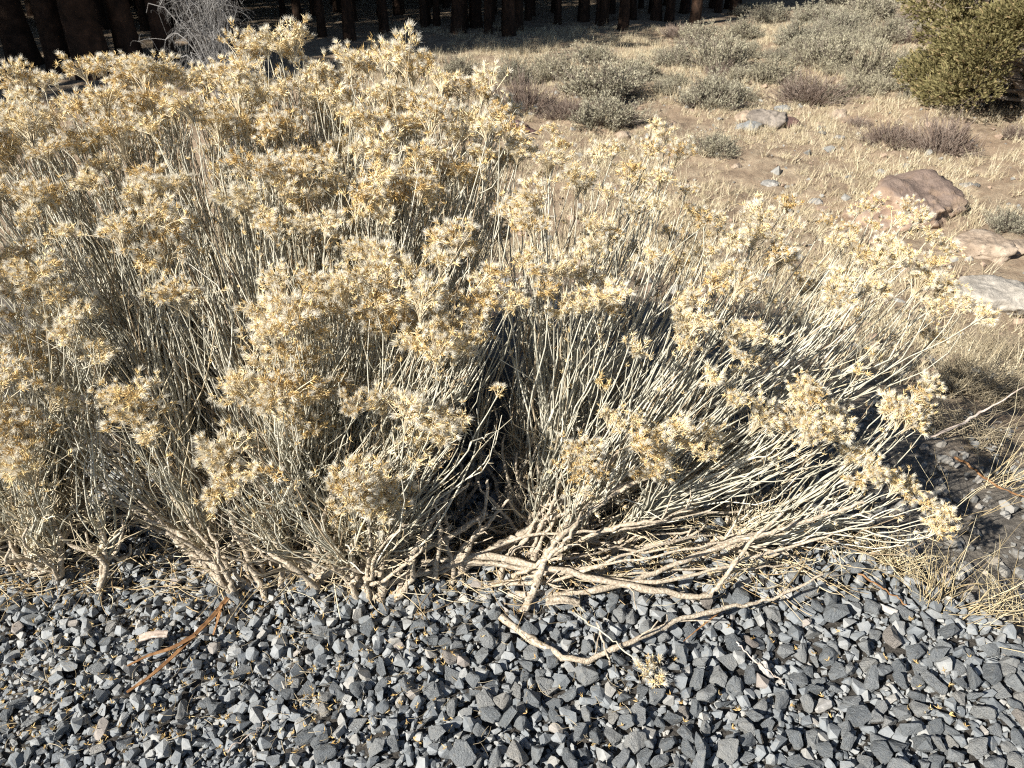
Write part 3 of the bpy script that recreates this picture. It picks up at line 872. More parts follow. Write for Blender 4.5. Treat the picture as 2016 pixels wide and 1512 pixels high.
for k in range(16):
    who = R_ if k % 3 else C_
    x0, y0 = (rng.uniform(820, 1060), rng.uniform(1085, 1170)) if who is R_ else (rng.uniform(560, 800), rng.uniform(1120, 1180))
    tx = x0 + (rng.uniform(150, 620) if who is R_ else rng.choice([-1, 1]) * rng.uniform(60, 300))
    zt = rng.uniform(.06, .26)
    zz = [.02, zt * rng.uniform(.3, .8), zt * rng.uniform(.6, 1.1), zt]
    ty = y0 - zt * rng.uniform(420, 760)
    pts = [(x0 + (tx - x0) * u + rng.normal() * 14 * (u > 0), y0 + (ty - y0) * u ** rng.uniform(.8, 1.5) + rng.normal() * 8, z) for u, z in zip((0, .35, .7, 1), zz)]
    low_limb(who, pts, rng.uniform(.0035, .008), rng.uniform(.0014, .0028), 24)
for k in range(30):                                  # bare wood fanning up from the crowns
    who = C_ if k < 19 else R_
    px0 = rng.uniform(440, 800) if k < 19 else rng.uniform(820, 1120)
    b0 = at_flat(px0, rng.uniform(1140, 1195) if k < 19 else rng.uniform(1110, 1165))
    lean = (px0 - (640 if k < 19 else 860)) / 260 + rng.normal() * .35
    h = rng.uniform(.20, .36)
    mid_ = b0 + np.array([lean * h * .35, rng.uniform(-.01, .04), h * .5])
    tip_ = b0 + np.array([lean * h * .9, rng.uniform(.0, .10), h])
    low_limb(who, [b0, (b0 + mid_) / 2 + rng.normal(size=3) * .008, mid_, (mid_ + tip_) / 2 + rng.normal(size=3) * .01, tip_], rng.uniform(.0055, .0105), .0034, 24, placed3d=True)
# dry twigs, stalks and fallen bracts under and in front of the bushes
def litter(n, box, mat, lmin, lmax, rmin, rmax, name, label, cat, flat=0.25, zoff=0.03):
    P0 = []
    while len(P0) < n:
        px, py = rng.uniform(box[0], box[2]), rng.uniform(box[1], box[3])
        P0.append(at_flat(px, py))
    P0 = np.array(P0)
    P0[:, 2] = terrain(P0[:, 0], P0[:, 1]) + zoff + rng.uniform(-0.012, 0.02, n)
    a = rng.uniform(0, 6.283, n)
    D = np.stack([np.cos(a), np.sin(a), rng.normal(size=n) * flat * 0.5], 1)
    Ln = rng.uniform(lmin, lmax, n)[:, None]
    side = np.stack([-np.sin(a), np.cos(a), rng.uniform(0, .3, n)], 1) * Ln * rng.normal(size=(n, 1)) * 0.15
    PP = bezier(P0, P0 + D * Ln * .33 + side, P0 + D * Ln * .66 + side, P0 + D * Ln, 6)
    V, Q = tubes(PP, rng.uniform(rmin, rmax, (n, 1)) * np.linspace(1, .6, 6)[None], 4)
    B = Batch(); B.add(V, Q)
    o = link(name, B.mesh(name, [M[mat]]), kind='stuff')
    return tag(o, label, cat)
litter(1100, (-60, 1015, 1650, 1190), 'deadleaf', .03, .16, .0007, .002, 'dry_twig_litter', 'thin dry twigs and leaves fallen under the rabbitbrush', 'litter', zoff=0.035)
litter(420, (-40, 1120, 1250, 1505), 'greystraw', .01, .06, .0004, .0010, 'straw_litter', 'loose straw bits lying on the gravel in front', 'litter', zoff=0.026)
litter(150, (1000, 1040, 1700, 1150), 'straw', .05, .2, .0008, .0018, 'fallen_stalks', 'yellow stalks caught under the low right-hand branches', 'litter', zoff=0.045)
B = Batch()
for _ in range(420):
    px = 900 * rng.uniform(0, 1) ** 1.4; py = rng.uniform(1130, 1500)
    if rng.uniform() < 0.2: px = rng.uniform(900, 1900)
    q = at_flat(px, py); q[2] = float(terrain(q[0], q[1])) + rng.uniform(0.025, 0.05)
    nb = int(rng.integers(4, 9))
    V, T_ = kites(np.repeat(q[None], nb, 0), spread(norm(np.array([rng.normal(), rng.normal(), 1.2])), 0.4, 1.4, nb), rng.uniform(0.007, 0.014, nb), np.full(nb, 0.0012))
    B.add(V, T_)
tag(link('fallen_bracts', B.mesh('fallen_bracts', [M['bract']], False), kind='stuff'), 'small golden dry bracts fallen among the grey stones', 'litter')

# ------------------------------------------------------------------ single things lying on the gravel
def ribbon(name, pts, w0, w1, thick, mat, label, cat, n=30, parent=None):
    q = np.array([at_flat(px, py, z) for px, py, z in pts])
    u = np.linspace(0, len(q) - 1, n)
    P = np.stack([np.interp(u, np.arange(len(q)), q[:, k]) for k in range(3)], 1)
    ker = np.array([1, 2, 3, 2, 1]) / 9.0
    for k in range(3):
        P[2:-2, k] = np.convolve(P[:, k], ker, 'valid')
    T = norm(np.gradient(P, axis=0)); S = norm(np.cross(T, up)); N = np.cross(S, T)
    w = np.linspace(w0, w1, n)[:, None] * rng.uniform(0.85, 1.15, (n, 1))
    curl = 0.5
    ring = [-1, -0.5, 0.5, 1]
    rows_ = [P + S * w * a + N * (abs(a) ** 2 * curl * w + thick) for a in ring] + [P + S * w * a + N * (abs(a) ** 2 * curl * w - thick) for a in ring[::-1]]
    V = np.stack(rows_, 1)
    k = V.shape[1]
    I = np.arange(n * k).reshape(n, k)
    Q = np.stack([I[:-1], np.roll(I, -1, 1)[:-1], np.roll(I, -1, 1)[1:], I[1:]], -1).reshape(-1, 4)
    me = mesh_np(name, V.reshape(-1, 3) - q[0], [(Q, 0)], [M[mat]])
    o = link(name, me, parent, tuple(q[0] - (np.array(parent.location) if parent else 0)))
    if label: tag(o, label, cat)
    return o
b0 = at_flat(445, 1180, .03)
bs = empty('bark_strip', tuple(b0)); tag(bs, 'long forked strip of brown bark lying on the gravel', 'bark')
ribbon('main_strip', [(450, 1178, .035), (420, 1215, .05), (385, 1250, .06), (345, 1290, .05), (300, 1330, .045), (250, 1364, .04)], .007, .0035, .0012, 'brownbark', None, None, parent=bs)
ribbon('fork', [(385, 1252, .06), (340, 1277, .06), (290, 1292, .05), (250, 1312, .04)], .0065, .002, .0012, 'brownbark', None, None, parent=bs)
ribbon('shred', [(437, 1190, .045), (425, 1225, .045), (436, 1200, .06), (420, 1250, .04)], .004, .002, .001, 'brownbark', None, None, parent=bs)
ribbon('wood_chip', [(275, 1260, .05), (300, 1251, .055), (330, 1250, .05)], .0085, .009, .004, 'palewood', 'flat pale wood chip lying on gravel beside the bark strip', 'wood chip', n=12)
ribbon('bark_flake', [(1075, 1187, .05), (1110, 1183, .06), (1140, 1190, .05)], .014, .009, .002, 'limb', 'curled pale bark flake under the low right-hand branch', 'bark', n=12)
ribbon('reed_leaf', [(1425, 1200, .06), (1385, 1230, .055), (1345, 1263, .04)], .0022, .001, .0005, 'brownbark', 'thin brown dry leaf slanting off the low branch onto gravel', 'dry leaf', n=14)
def twig(name, pts, r0, r1, mat, label, cat):
    e = empty(name, tuple(at_flat(*pts[0])))
    tag(e, label, cat)
    low_limb(e, pts, r0, r1, 20, 'stalk', mat)
    return e
twig('fallen_twig', [(1450, 1264, .05), (1500, 1310, .05), (1545, 1348, .05)], .0018, .001, 'palewood', 'thin straight pale twig lying on gravel at lower right', 'twig')
twig('fallen_twig', [(1690, 1130, .06), (1740, 1160, .05), (1785, 1190, .045)], .0028, .0015, 'brownbark', 'brown twig lying at the gravel edge below the grass', 'twig')
twig('fallen_twig', [(1175, 1225, .05), (1195, 1290, .05), (1200, 1310, .045)], .003, .002, 'limb', 'short pale twig crossing under the bent low branch', 'twig')
twig('fallen_twig', [(440, 1480, .05), (500, 1440, .05), (530, 1405, .05)], .0014, .0008, 'palewood', 'fine curved pale twig on the gravel near the bottom edge', 'twig')
sp = empty('dry_sprig', tuple(at_flat(1200, 1250, .05)))
tag(sp, 'small dry flowering sprig lying on the gravel below the bent branch', 'sprig')
low_limb(sp, [(1130, 1205, .12), (1200, 1255, .07), (1240, 1290, .06), (1280, 1325, .05)], .0026, .0012, 20, 'stalk', 'stem')
for a, bb in ((1300, 1338), (1285, 1345), (1310, 1325)):
    o = link('flower_cluster', CL_SMALL[(a // 5) % 9], sp, tuple(at_flat(a - 10, bb - 8, .05) - np.array(sp.location)))
    o.rotation_euler = (1.2, 0.9, 0.4 + a); o.scale = (0.9,) * 3

# ------------------------------------------------------------------ dry grass tufts by the gravel edge
def tuft(px, py, nb, h, lean, label, mat='straw', sprd=0.5, rad=0.05, wid=0.0013):
    g = on_ground(px, py)
    e = empty('grass_tuft', tuple(g)); tag(e, label, 'grass', 'dry grass tufts by the gravel edge')
    a = rng.uniform(0, 6.283, nb)
    p0 = np.stack([np.cos(a), np.sin(a), np.zeros(nb)], 1) * rad * np.sqrt(rng.uniform(0, 1, nb))[:, None]
    d = norm(np.array(lean) + rng.normal(size=(nb, 3)) * np.array([sprd, sprd, sprd * 0.4]))
    d[:, 2] = np.abs(d[:, 2]) * 0.9 + 0.08
    Ln = h * rng.uniform(0.35, 1.0, nb)[:, None]
    droop = np.array([0, 0, -1.0]) * Ln * rng.uniform(0, 0.45, (nb, 1))
    PP = sway(bezier(p0, p0 + d * Ln * .35, p0 + d * Ln * .75 + droop * .25, p0 + d * Ln + droop, 7), .05)
    PP[..., 2] = np.maximum(PP[..., 2], 0.004)
    V, Q = tubes(PP, wid * rng.uniform(.6, 1.3, (nb, 1)) * np.linspace(1, .35, 7)[None], 3)
    B = Batch(); B.add(V, Q)
    link('blades', B.mesh('grass_blades', [M[mat]]), e, kind='stuff')
    return e
tuft(1830, 1190, 48, .36, (.25, .3, 1), 'straw yellow grass tuft standing tallest at the gravel edge')
tuft(1905, 1225, 34, .28, (.8, .2, .7), 'straw grass tuft leaning right at the gravel edge, nearest the corner')
tuft(1760, 1120, 90, .17, (-.1, .1, .7), 'short straw grass tuft just right of the lowest flower heads', sprd=.8)
tuft(1700, 1090, 60, .15, (-.3, .1, .5), 'low matted straw grass tuft under the rightmost low stems', sprd=.9, rad=.09)
tuft(1990, 1205, 34, .26, (-.1, .2, 1), 'sparse straw grass tuft cut by the right edge beside the gravel')
tuft(1960, 960, 26, .55, (.5, .3, 1), 'thin tall grass stalks rising over the old gravel at right', sprd=.3)
tuft(1850, 1060, 10, .5, (.5, .5, 1), 'few lone grass stalks standing right of the lowest flower heads', sprd=.3)
# tangled dead brush in the bush's shade at right
for (px, py, nb, h, ln, lab) in [
        (1900, 770, 420, .36, (.3, 0, .8), 'tangled grey dead grass in the shade right of the rabbitbrush'),
        (2000, 800, 320, .40, (.8, 0, .7), 'tangled grey dead grass with long stalks at the right edge'),
        (1960, 700, 340, .3, (-.2, .2, .8), 'dead grass clump just below the pale flat rock'),
        (1870, 850, 220, .25, (.2, 0, .5), 'low matted dead grass beside the hanging right flower heads')]:
    tuft(px, py, nb, h, ln, lab, 'greystraw', .75, .17, .0016)
for (pts, lab) in [([(1830, 860, .0), (1900, 820, .06), (1960, 790, .1), (2060, 740, .14)], 'grey dead stick rising to the right edge above the old gravel'),
                   ([(1880, 900, -.02), (1950, 950, .0), (2050, 985, .02)], 'brown bent stick lying across the old gravel at right')]:
    e = empty('dead_stick', tuple(at_flat(*pts[0]))); tag(e, lab, 'stick')
    low_limb(e, [(a, b_, z - .1) for a, b_, z in pts], .005, .002, 20, 'stalk', 'brownbark' if 'brown' in lab else 'palewood')

# ------------------------------------------------------------------ rocks in the meadow
def rock(px, py, wpx, hratio, mat, label, dr=0.8, seed=0, sink=0.42, lump=0.18, rz=None):
    g = on_ground(px, py)
    r = wpx / F * depth_of(g) * 0.5
    bm = bmesh.new()
    bmesh.ops.create_icosphere(bm, subdivisions=5 if wpx > 70 else 4, radius=1.0)
    V = np.array([v.co[:] for v in bm.verts]); bm.verts.index_update()
    T = np.array([[v.index for v in f.verts] for f in bm.faces]); bm.free()
    q = np.random.default_rng(seed)
    d = norm(V)
    rad = np.ones(len(V))
    for _ in range(16):                                   # broken planes
        nrm = norm(q.normal(size=3)); o_ = q.uniform(0.55, 0.92)
        k = d @ nrm
        rad = np.where(k > 1e-3, np.minimum(rad, o_ / np.maximum(k, 1e-3)), rad)
    off = Vector(q.uniform(-50, 50, 3))
    rad += lump * np.array([noise.fractal(Vector(v) * 1.8 + off, 0.9, 2.1, 7) for v in d]) * .8
    rad += lump * .5 * np.array([abs(noise.noise(Vector(v) * 5 + off)) for v in d])
    V = d * rad[:, None] * np.array([r, r * dr, r * hratio])
    ang = q.uniform(-.4, .4) if rz is None else rz
    c_, s_ = math.cos(ang), math.sin(ang)
    V = V @ np.array([[c_, s_, 0], [-s_, c_, 0], [0, 0, 1]])
    o = link('rock', mesh_np('rock', V, [(T, 0)], [M[mat]]), None, (g[0], g[1] + r * dr * .4, g[2] + r * hratio * (0.5 - sink)))
    for p_ in o.data.polygons: p_.use_smooth = True
    return tag(o, label, 'rock', 'rocks in the dry meadow')
rock(1810, 436, 245, .62, 'rock_red', 'large reddish brown boulder with dark lichened top', seed=2, dr=.9)
rock(1768, 425, 85, .55, 'rock_tan', 'tan lobe of rock leaning on the left foot of the large lichened boulder', seed=3)
rock(1950, 505, 150, .5, 'rock_tan', 'rounded tan rock between the lichened boulder and the pale slab', seed=4)
rock(2010, 495, 70, .5, 'rock_tan', 'tan rock cut by the right edge above the pale slab', seed=14)
rock(1972, 612, 230, .42, 'rock_dust', 'flat pale grey slab of rock at the right edge', seed=5, dr=.7)
rock(1478, 255, 55, .6, 'rock_blue', 'blue-grey stone at the left of the broken rock heap', seed=6)
rock(1468, 236, 55, .6, 'rock_tan', 'pinkish tan stone behind the blue-grey one in the heap', seed=7)
rock(1512, 248, 85, .75, 'rock_brown', 'largest grey-brown rock in the middle of the broken heap', seed=8)
rock(1556, 250, 45, .7, 'rock_dark', 'dark red-black stone at the right of the broken heap', seed=9)
rock(1541, 219, 34, .6, 'rock_blue', 'small blue-grey stone above the broken rock heap', seed=10)
rock(1650, 232, 42, .9, 'rock_tan', 'upright tan rock standing right of the broken heap', seed=11)
rock(1231, 272, 42, .6, 'rock_tan', 'pinkish rock just above the flower heads in the middle', seed=12)
rock(1018, 262, 75, .7, 'rock_dark', 'dark rock peeping from behind the large rabbitbrush', seed=13)
rock(1736, 342, 24, .7, 'rock_blue', 'small blue-grey stone behind the large lichened boulder', seed=15)
rock(1768, 348, 16, .7, 'rock_blue', 'smallest stone touching the back of the large lichened boulder', seed=16)
rock(1610, 402, 36, .5, 'rock_grey', 'pale grey stone left of the large boulder near flower heads', seed=17)
rock(1520, 365, 40, .45, 'rock_grey', 'low grey stone in bare soil above the right flower heads', seed=18)
rock(1652, 275, 30, .5, 'rock_grey', 'small flat grey stone below the upright tan rock', seed=19)
rock(1905, 370, 40, .4, 'rock_grey', 'low grey stone right of the large boulder in grass', seed=20)
rock(1450, 330, 26, .5, 'rock_tan', 'small tan stone in grass below the broken heap', seed=21)

# ------------------------------------------------------------------ shrubs in the meadow
def make_shrub(seed, leafy, n=170):
    global rng
    keep = rng; rng = np.random.default_rng(seed)
    a = rng.uniform(0, 6.283, n); el = np.arccos(rng.uniform(0.12, 1.0, n))
    lob = 1 + .18 * np.sin(a * 3 + seed) + .12 * np.sin(a * 5 + 2 * seed)
    L = rng.uniform(.7, 1.05, n) * lob
    d = np.stack([np.sin(el) * np.cos(a), np.sin(el) * np.sin(a), np.cos(el) * rng.uniform(.75, 1.0)], 1)
    p0 = np.stack([np.cos(a), np.sin(a), np.zeros(n)], 1) * rng.uniform(0, .22, (n, 1))
    p3 = d * L[:, None] * np.array([1, 1, 1.0])
    PP = bezier(p0, p0 + (p3 - p0) * .3 * np.array([1, 1, .6]), p3 - (d * .3 + up * .25) * .5, p3, 6)
    PP[:, 1:-1] += rng.normal(size=(n, 4, 3)) * .025
    tw = Batch()
    V, Q = tubes(PP, np.linspace(.014, .004, 6)[None] * np.ones((n, 1)), 3); tw.add(V, Q)
    m = n * 5
    i = rng.integers(0, n, m); k = rng.integers(2, 5, m)
    s = PP[i, k]; ax = norm(PP[i, k + 1] - PP[i, k])
    dd = spread(norm(ax + up * .4), .1, .7, m); ln = rng.uniform(.12, .34, (m, 1))
    P2 = np.stack([s, s + dd * ln * .5, s + (dd + up * .15) * ln], 1)
    V, Q = tubes(P2, np.linspace(.006, .003, 3)[None] * np.ones((m, 1)), 3); tw.add(V, Q)
    twig_me = tw.mesh('stems', [M['sage_twig'] if leafy else M['purple_twig']])
    leaf_me = None
    if leafy:
        k = m * 9
        i = rng.integers(0, m, k); u = rng.uniform(.25, 1.05, (k, 1))
        lp = P2[i, 0] + (P2[i, 2] - P2[i, 0]) * u + rng.normal(size=(k, 3)) * .012
        ax = norm(P2[i, 2] - P2[i, 0])
        V, T_ = kites(lp, spread(norm(ax + up * .3), .1, 1.0, k), rng.uniform(.04, .085, k), rng.uniform(.008, .014, k), .3, .55)
        leaf_me = mesh_np('foliage', V, [(T_, 0)], [M['sage_leaf']], False)
    rng = keep
    return twig_me, leaf_me
SAGE = [make_shrub(40 + k, True) for k in range(4)]
TWIG = [make_shrub(60 + k, False, 260) for k in range(3)]
def shrub(px, py, wpx, hr, kind, label, group, name='sagebrush'):
    g = on_ground(px, py)
    r = wpx / F * depth_of(g) * .58
    tw, lf = (SAGE if kind == 's' else TWIG)[random.randrange(3 + (kind == 's'))]
    e = empty(name, (g[0], g[1] + r * .3, float(terrain(g[0], g[1] + r * .3)) - .02))
    e.rotation_euler.z = random.uniform(0, 6.28)
    e.scale = (r * rng.uniform(.9, 1.1), r * rng.uniform(.8, 1.1), 2 * r * hr)
    tag(e, label, 'shrub', group)
    link('stems', tw, e)
    if lf: link('foliage', lf, e)
    return e
GS = 'sagebrush in the dry meadow'
GT = 'bare twiggy shrubs in the dry meadow'
for a in [
        (1403, 212, 135, .5, 's', 'grey-green sagebrush left of the broken rock heap', GS),
        (1185, 198, 190, .34, 's', 'widest pale green sagebrush in the middle of the meadow', GS),
        (1196, 252, 150, .33, 's', 'grey-green sagebrush right behind the flower heads and the pinkish rock', GS),
        (1012, 165, 75, .6, 's', 'sagebrush at the shadow edge nearest the large rabbitbrush', GS),
        (905, 150, 70, .5, 's', 'dim sagebrush peeping above the right shoulder of the large rabbitbrush', GS),
        (1092, 160, 85, .6, 's', 'sagebrush at the shadow edge left of the widest sagebrush', GS),
        (1172, 125, 80, .5, 's', 'tall loose sagebrush behind the widest sagebrush', GS),
        (1250, 150, 90, .45, 's', 'sagebrush behind the right end of the widest sagebrush', GS),
        (1728, 160, 92, .75, 's', 'round upright grey-green sagebrush left of the juniper', GS),
        (1639, 138, 130, .45, 's', 'broad low sagebrush left of the round upright one', GS),
        (1423, 140, 120, .5, 's', 'sagebrush directly behind the one beside the rock heap', GS),
        (1524, 165, 110, .45, 's', 'sagebrush above and right of the broken rock heap', GS),
        (1378, 92, 85, .5, 's', 'pale sagebrush close to the edge of the forest shadow', GS),
        (1462, 78, 70, .5, 's', 'small sagebrush on the forest shadow edge, right of the pale one', GS),
        (1694, 188, 80, .5, 's', 'sagebrush in front of the round upright sagebrush', GS),
        (1845, 185, 80, .7, 's', 'grey sagebrush under the left boughs of the juniper', GS),
        (1570, 92, 95, .45, 's', 'sagebrush on the far slope above the rock heap', GS),
        (1655, 72, 110, .45, 's', 'wide sagebrush on the far slope behind the broad low one', GS),
        (1750, 85, 90, .45, 's', 'far sagebrush between the round one and the juniper top', GS),
        (1610, 45, 100, .4, 's', 'sagebrush near the top edge above the far slope', GS),
        (1720, 38, 120, .4, 's', 'sagebrush at the top edge left of the juniper', GS),
        (1520, 45, 80, .4, 's', 'sagebrush at the top end of the forest shadow', GS),
        (1800, 130, 60, .5, 's', 'small sagebrush touching the left side of the juniper', GS),
        (1330, 130, 80, .45, 's', 'sagebrush between the widest sagebrush and the forest shadow', GS),
        (1310, 185, 60, .45, 's', 'small sagebrush between the widest one and the rock heap', GS),
        (1990, 455, 80, .5, 's', 'grey sagebrush at the right edge above the tan rocks', GS),
        (1410, 305, 100, .4, 's', 'thin greyish sagebrush below the rock heap above the flower heads', GS)]:
    shrub(*a)
for a in [
        (1035, 225, 120, .55, 't', 'brown-grey twiggy shrub right of the large rabbitbrush top', GT),
        (1120, 235, 90, .5, 't', 'brown twiggy shrub next to the one by the large rabbitbrush', GT),
        (1600, 205, 130, .42, 't', 'low purple-brown twiggy shrub right above the upright tan rock', GT),
        (1760, 288, 110, .45, 't', 'left one of the two purple-brown shrubs lying in the pale grass', GT),
        (1865, 303, 135, .5, 't', 'right and darker one of the two purple-brown shrubs in the pale grass', GT),
        (1690, 248, 45, .5, 't', 'small brown twiggy shrub below the upright tan rock', GT),
        (2005, 272, 60, .5, 't', 'reddish brown twiggy shrub at the right edge below the juniper', GT),
        (1800, 45, 70, .4, 't', 'brown twiggy shrub at the top beside the juniper', GT),
        (1340, 75, 70, .4, 't', 'dark twiggy shrub inside the forest shadow', GT),
        (960, 190, 60, .5, 't', 'twiggy shrub half hidden behind the tall flower heads', GT)]:
    shrub(*a, name='twiggy_shrub')
for k in range(60):                                 # small ones filling the middle slope
    px, py = rng.uniform(1240, 1840), rng.uniform(50, 200)
    if py < 120 - (px - 1240) * .2: continue
    shrub(px, py, rng.uniform(30, 75), .4, 's' if rng.uniform() < .88 else 't', 'small low shrub filling gaps between the larger sagebrush', 'small gap-filling shrubs')
for k in range(46):                                 # the far scatter
    px, py = rng.uniform(1380, 2100), rng.uniform(-90, 75)
    if py < 20 - (px - 1500) * 0.05 and px < 1500: continue
    shrub(px, py, rng.uniform(35, 70), .42, 's' if rng.uniform() < .88 else 't', 'small far sagebrush in the scatter along the top of the meadow', 'far small shrubs along the top')

# dry grass of the meadow
def meadow_grass():
    n = 48000
    X = rng.uniform(-3, 14, n); Y = 3.0 + 17 * rng.uniform(0, 1, n) ** 1.5
    ok = (beyond(X, Y) > 1.3) & (rng.uniform(size=n) < .35 + .65 * sstep(3, 7, Y)) & (X < .95 * Y + .5)
    dens = .5 + .5 * np.sin(X * 1.7 + 2 * np.cos(Y * .9)) * np.cos(Y * 1.3 + X * .5)
    dens = dens + .35 * np.sin(X * 5.3 + 1.7 * np.sin(Y * 3.1)) * np.sin(Y * 4.7 + X * 2.2)
    ok &= rng.uniform(size=n) < np.clip(.08 + 1.1 * dens, 0, 1) ** 1.4
    X, Y = X[ok], Y[ok]; n = len(X)
    nb = 16
    C = np.repeat(np.stack([X, Y, terrain(X, Y) - .01], 1), nb, 0)
    hs = np.repeat(rng.uniform(.05, .15, n) * (0.6 + 1.5 * rng.uniform(size=n) ** 4), nb)
    a = rng.uniform(0, 6.283, n * nb)
    p0 = C + np.stack([np.cos(a), np.sin(a), 0 * a], 1) * rng.uniform(0, .08, (n * nb, 1))
    d = norm(np.array([.1, 0, 1]) + rng.normal(size=(n * nb, 3)) * np.array([.45, .45, .1]))
    V, T = hairs(p0, d, hs * rng.uniform(.6, 1.2, n * nb), rng.uniform(.0018, .0040, n * nb))
    return mesh_np('dry_grass', V, [(T, 0)], [M['meadow']], False)
tag(link('dry_grass', meadow_grass(), kind='stuff'), 'pale dry bunch grass covering the meadow between rocks and shrubs', 'grass')

# ------------------------------------------------------------------ juniper at the right edge
def juniper():
    g = on_ground(2040, 218)
    e = empty('juniper_tree', tuple(g)); tag(e, 'bushy olive green juniper cut off by the right edge', 'tree')
    P = bezier(np.array([[0, 0, -.1], [0.05, 0, 0], [-.05, .05, 0]]), np.array([[0, 0, .6], [.2, 0, .5], [-.3, 0, .4]]), np.array([[.1, 0, 1.4], [.6, .1, 1.0], [-.7, .1, .8]]), np.array([[0, .1, 2.8], [.9, .2, 1.9], [-1.1, .1, 1.4]]), 10)
    V, Q = tubes(P, np.array([[.13], [.07], [.07]]) * np.linspace(1, .2, 10)[None], 8)
    B = Batch(); B.add(V, Q)
    link('trunk', B.mesh('trunk', [M['palewood']]), e)
    # boughs: clumps of small upright sprays
    lobes = []
    e.scale = (1.2, 1.2, 1.1)
    for _ in range(140):
        a = rng.uniform(0, 6.283); h = rng.uniform(.15, 3.1)
        R = 1.55 * math.sqrt(max(0.05, 1 - (max(h - .9, 0) / 2.4) ** 2)) * (0.75 + .25 * min(1, h / .6))
        lobes.append((R * math.cos(a) * rng.uniform(.6, 1), R * math.sin(a) * rng.uniform(.6, 1), h, rng.uniform(.20, .38)))
    B = Batch(); TW = Batch()
    for (x, y, z, s) in lobes:
        k = 460
        q = randdir(k) * (rng.uniform(.35, 1.0, (k, 1)) ** .6) * s * np.array([1.15, 1.15, .75])
        p0 = np.array([x, y, z]) + q
        ax = norm(norm(q) * .7 + np.array([x, y, 0]) * .25 + up * .65)
        for c in range(3):
            V, T = kites(p0, spread(ax, .05, .75, k), rng.uniform(.035, .075, k), rng.uniform(.006, .011, k), .5, .5)
            B.add(V, T)
        P = bezier(np.array([[x * .1, y * .1, z * .55]]), np.array([[x * .4, y * .4, z * .7]]), np.array([[x * .8, y * .8, z * .85]]), np.array([[x, y, z]]), 7)
        V, Q = tubes(P, np.linspace(.028, .008, 7)[None], 5); TW.add(V, Q)
        m = 9
        p0 = np.repeat(np.array([[x, y, z]]) * .75, m, 0); p3 = p0 + randdir(m) * .35
        V, Q = tubes(np.stack([p0, (p0 + p3) / 2 + rng.normal(size=(m, 3)) * .03, p3], 1), np.linspace(.008, .003, 3)[None] * np.ones((m, 1)), 3); TW.add(V, Q)
    link('crown', B.mesh('crown', [M['juniper_leaf']], False), e)
    link('boughs', TW.mesh('boughs', [M['sage_twig']]), e)
juniper()

# ------------------------------------------------------------------ pine forest
def make_pine(seed):
    global rng
    keep = rng; rng = np.random.default_rng(seed)
    H = 15.0
    n = 26
    z = np.linspace(-.3, H, n)
    P = np.stack([np.cumsum(rng.normal(size=n) * .015), np.cumsum(rng.normal(size=n) * .015), z], 1)[None]
    R = (.20 * (1 - (z / H).clip(0, 1)) ** .75 + .012 + .10 * np.exp(-(z + .3) * 2.2))[None]
    V, Q = tubes(P, R, 14)
    d = V.copy(); d[:, 2] = 0
    a = np.arctan2(V[:, 1], V[:, 0])
    V[:, :2] *= (1 + .05 * np.sin(a * 6 + V[:, 2:3].ravel() * 2) + rng.normal(size=len(V)) * .03)[:, None]
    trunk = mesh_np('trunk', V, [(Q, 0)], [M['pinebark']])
    B = Batch(); N = Batch()
    # dead lower limbs
    for _ in range(16):
        zz = rng.uniform(1.2, 5); a = rng.uniform(0, 6.283); L = rng.uniform(.5, 1.6)
        o = np.array([0, 0, zz]); dd = np.array([math.cos(a), math.sin(a), -.15])
        Pb = bezier(o[None], (o + dd * L * .4)[None], (o + dd * L * .7 + [0, 0, -.1])[None], (o + dd * L + [0, 0, -.25])[None], 5)
        V, Q = tubes(Pb, np.linspace(.018, .004, 5)[None], 4); B.add(V, Q)
    for _ in range(56):
        zz = 4.2 + (H - 4.4) * rng.uniform(); a = rng.uniform(0, 6.283)
        L = (2.9 * (1 - (zz - 3.5) / (H - 3.2)) ** .7 + .35) * rng.uniform(.7, 1.1)
        o = np.array([0, 0, zz]); dd = np.array([math.cos(a), math.sin(a), .05])
        en = o + dd * L + np.array([0, 0, rng.uniform(-.3, .3)])
        Pb = bezier(o[None], (o + dd * L * .4 + [0, 0, -.1])[None], (en - dd * L * .3)[None], en[None], 5)
        V, Q = tubes(Pb, np.linspace(.035, .008, 5)[None], 4); B.add(V, Q)
        k = 26
        c = o + dd * L * rng.uniform(.35, 1.0, (k, 1)) + rng.normal(size=(k, 3)) * np.array([.25, .25, .16])
        m = 5
        cc = np.repeat(c, m, 0)
        V, T = kites(cc, spread(norm(dd + up * .8), 0, 1.2, k * m), rng.uniform(.2, .38, k * m), np.full(k * m, .03), .2, .5)
        N.add(V, T)
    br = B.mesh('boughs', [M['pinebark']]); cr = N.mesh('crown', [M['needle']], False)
    rng = keep
    return trunk, br, cr
PINES = [make_pine(80 + k) for k in range(3)]
npine = 0
def pine(x, y, w, label, group='pines of the shaded forest', tilt=0.0):
    global npine
    tk, br, cr = PINES[npine % 3]; npine += 1
    e = empty('pine_tree', (x, y, float(terrain(x, y)) - .05))
    s = w / .42
    e.scale = (max(s, .32), max(s, .32), rng.uniform(.85, 1.15))
    e.rotation_euler = (rng.normal() * .012, rng.normal() * .012 + tilt, rng.uniform(0, 6.28))
    tag(e, label, 'tree', group)
    link('trunk', tk, e); link('boughs', br, e); link('crown', cr, e)
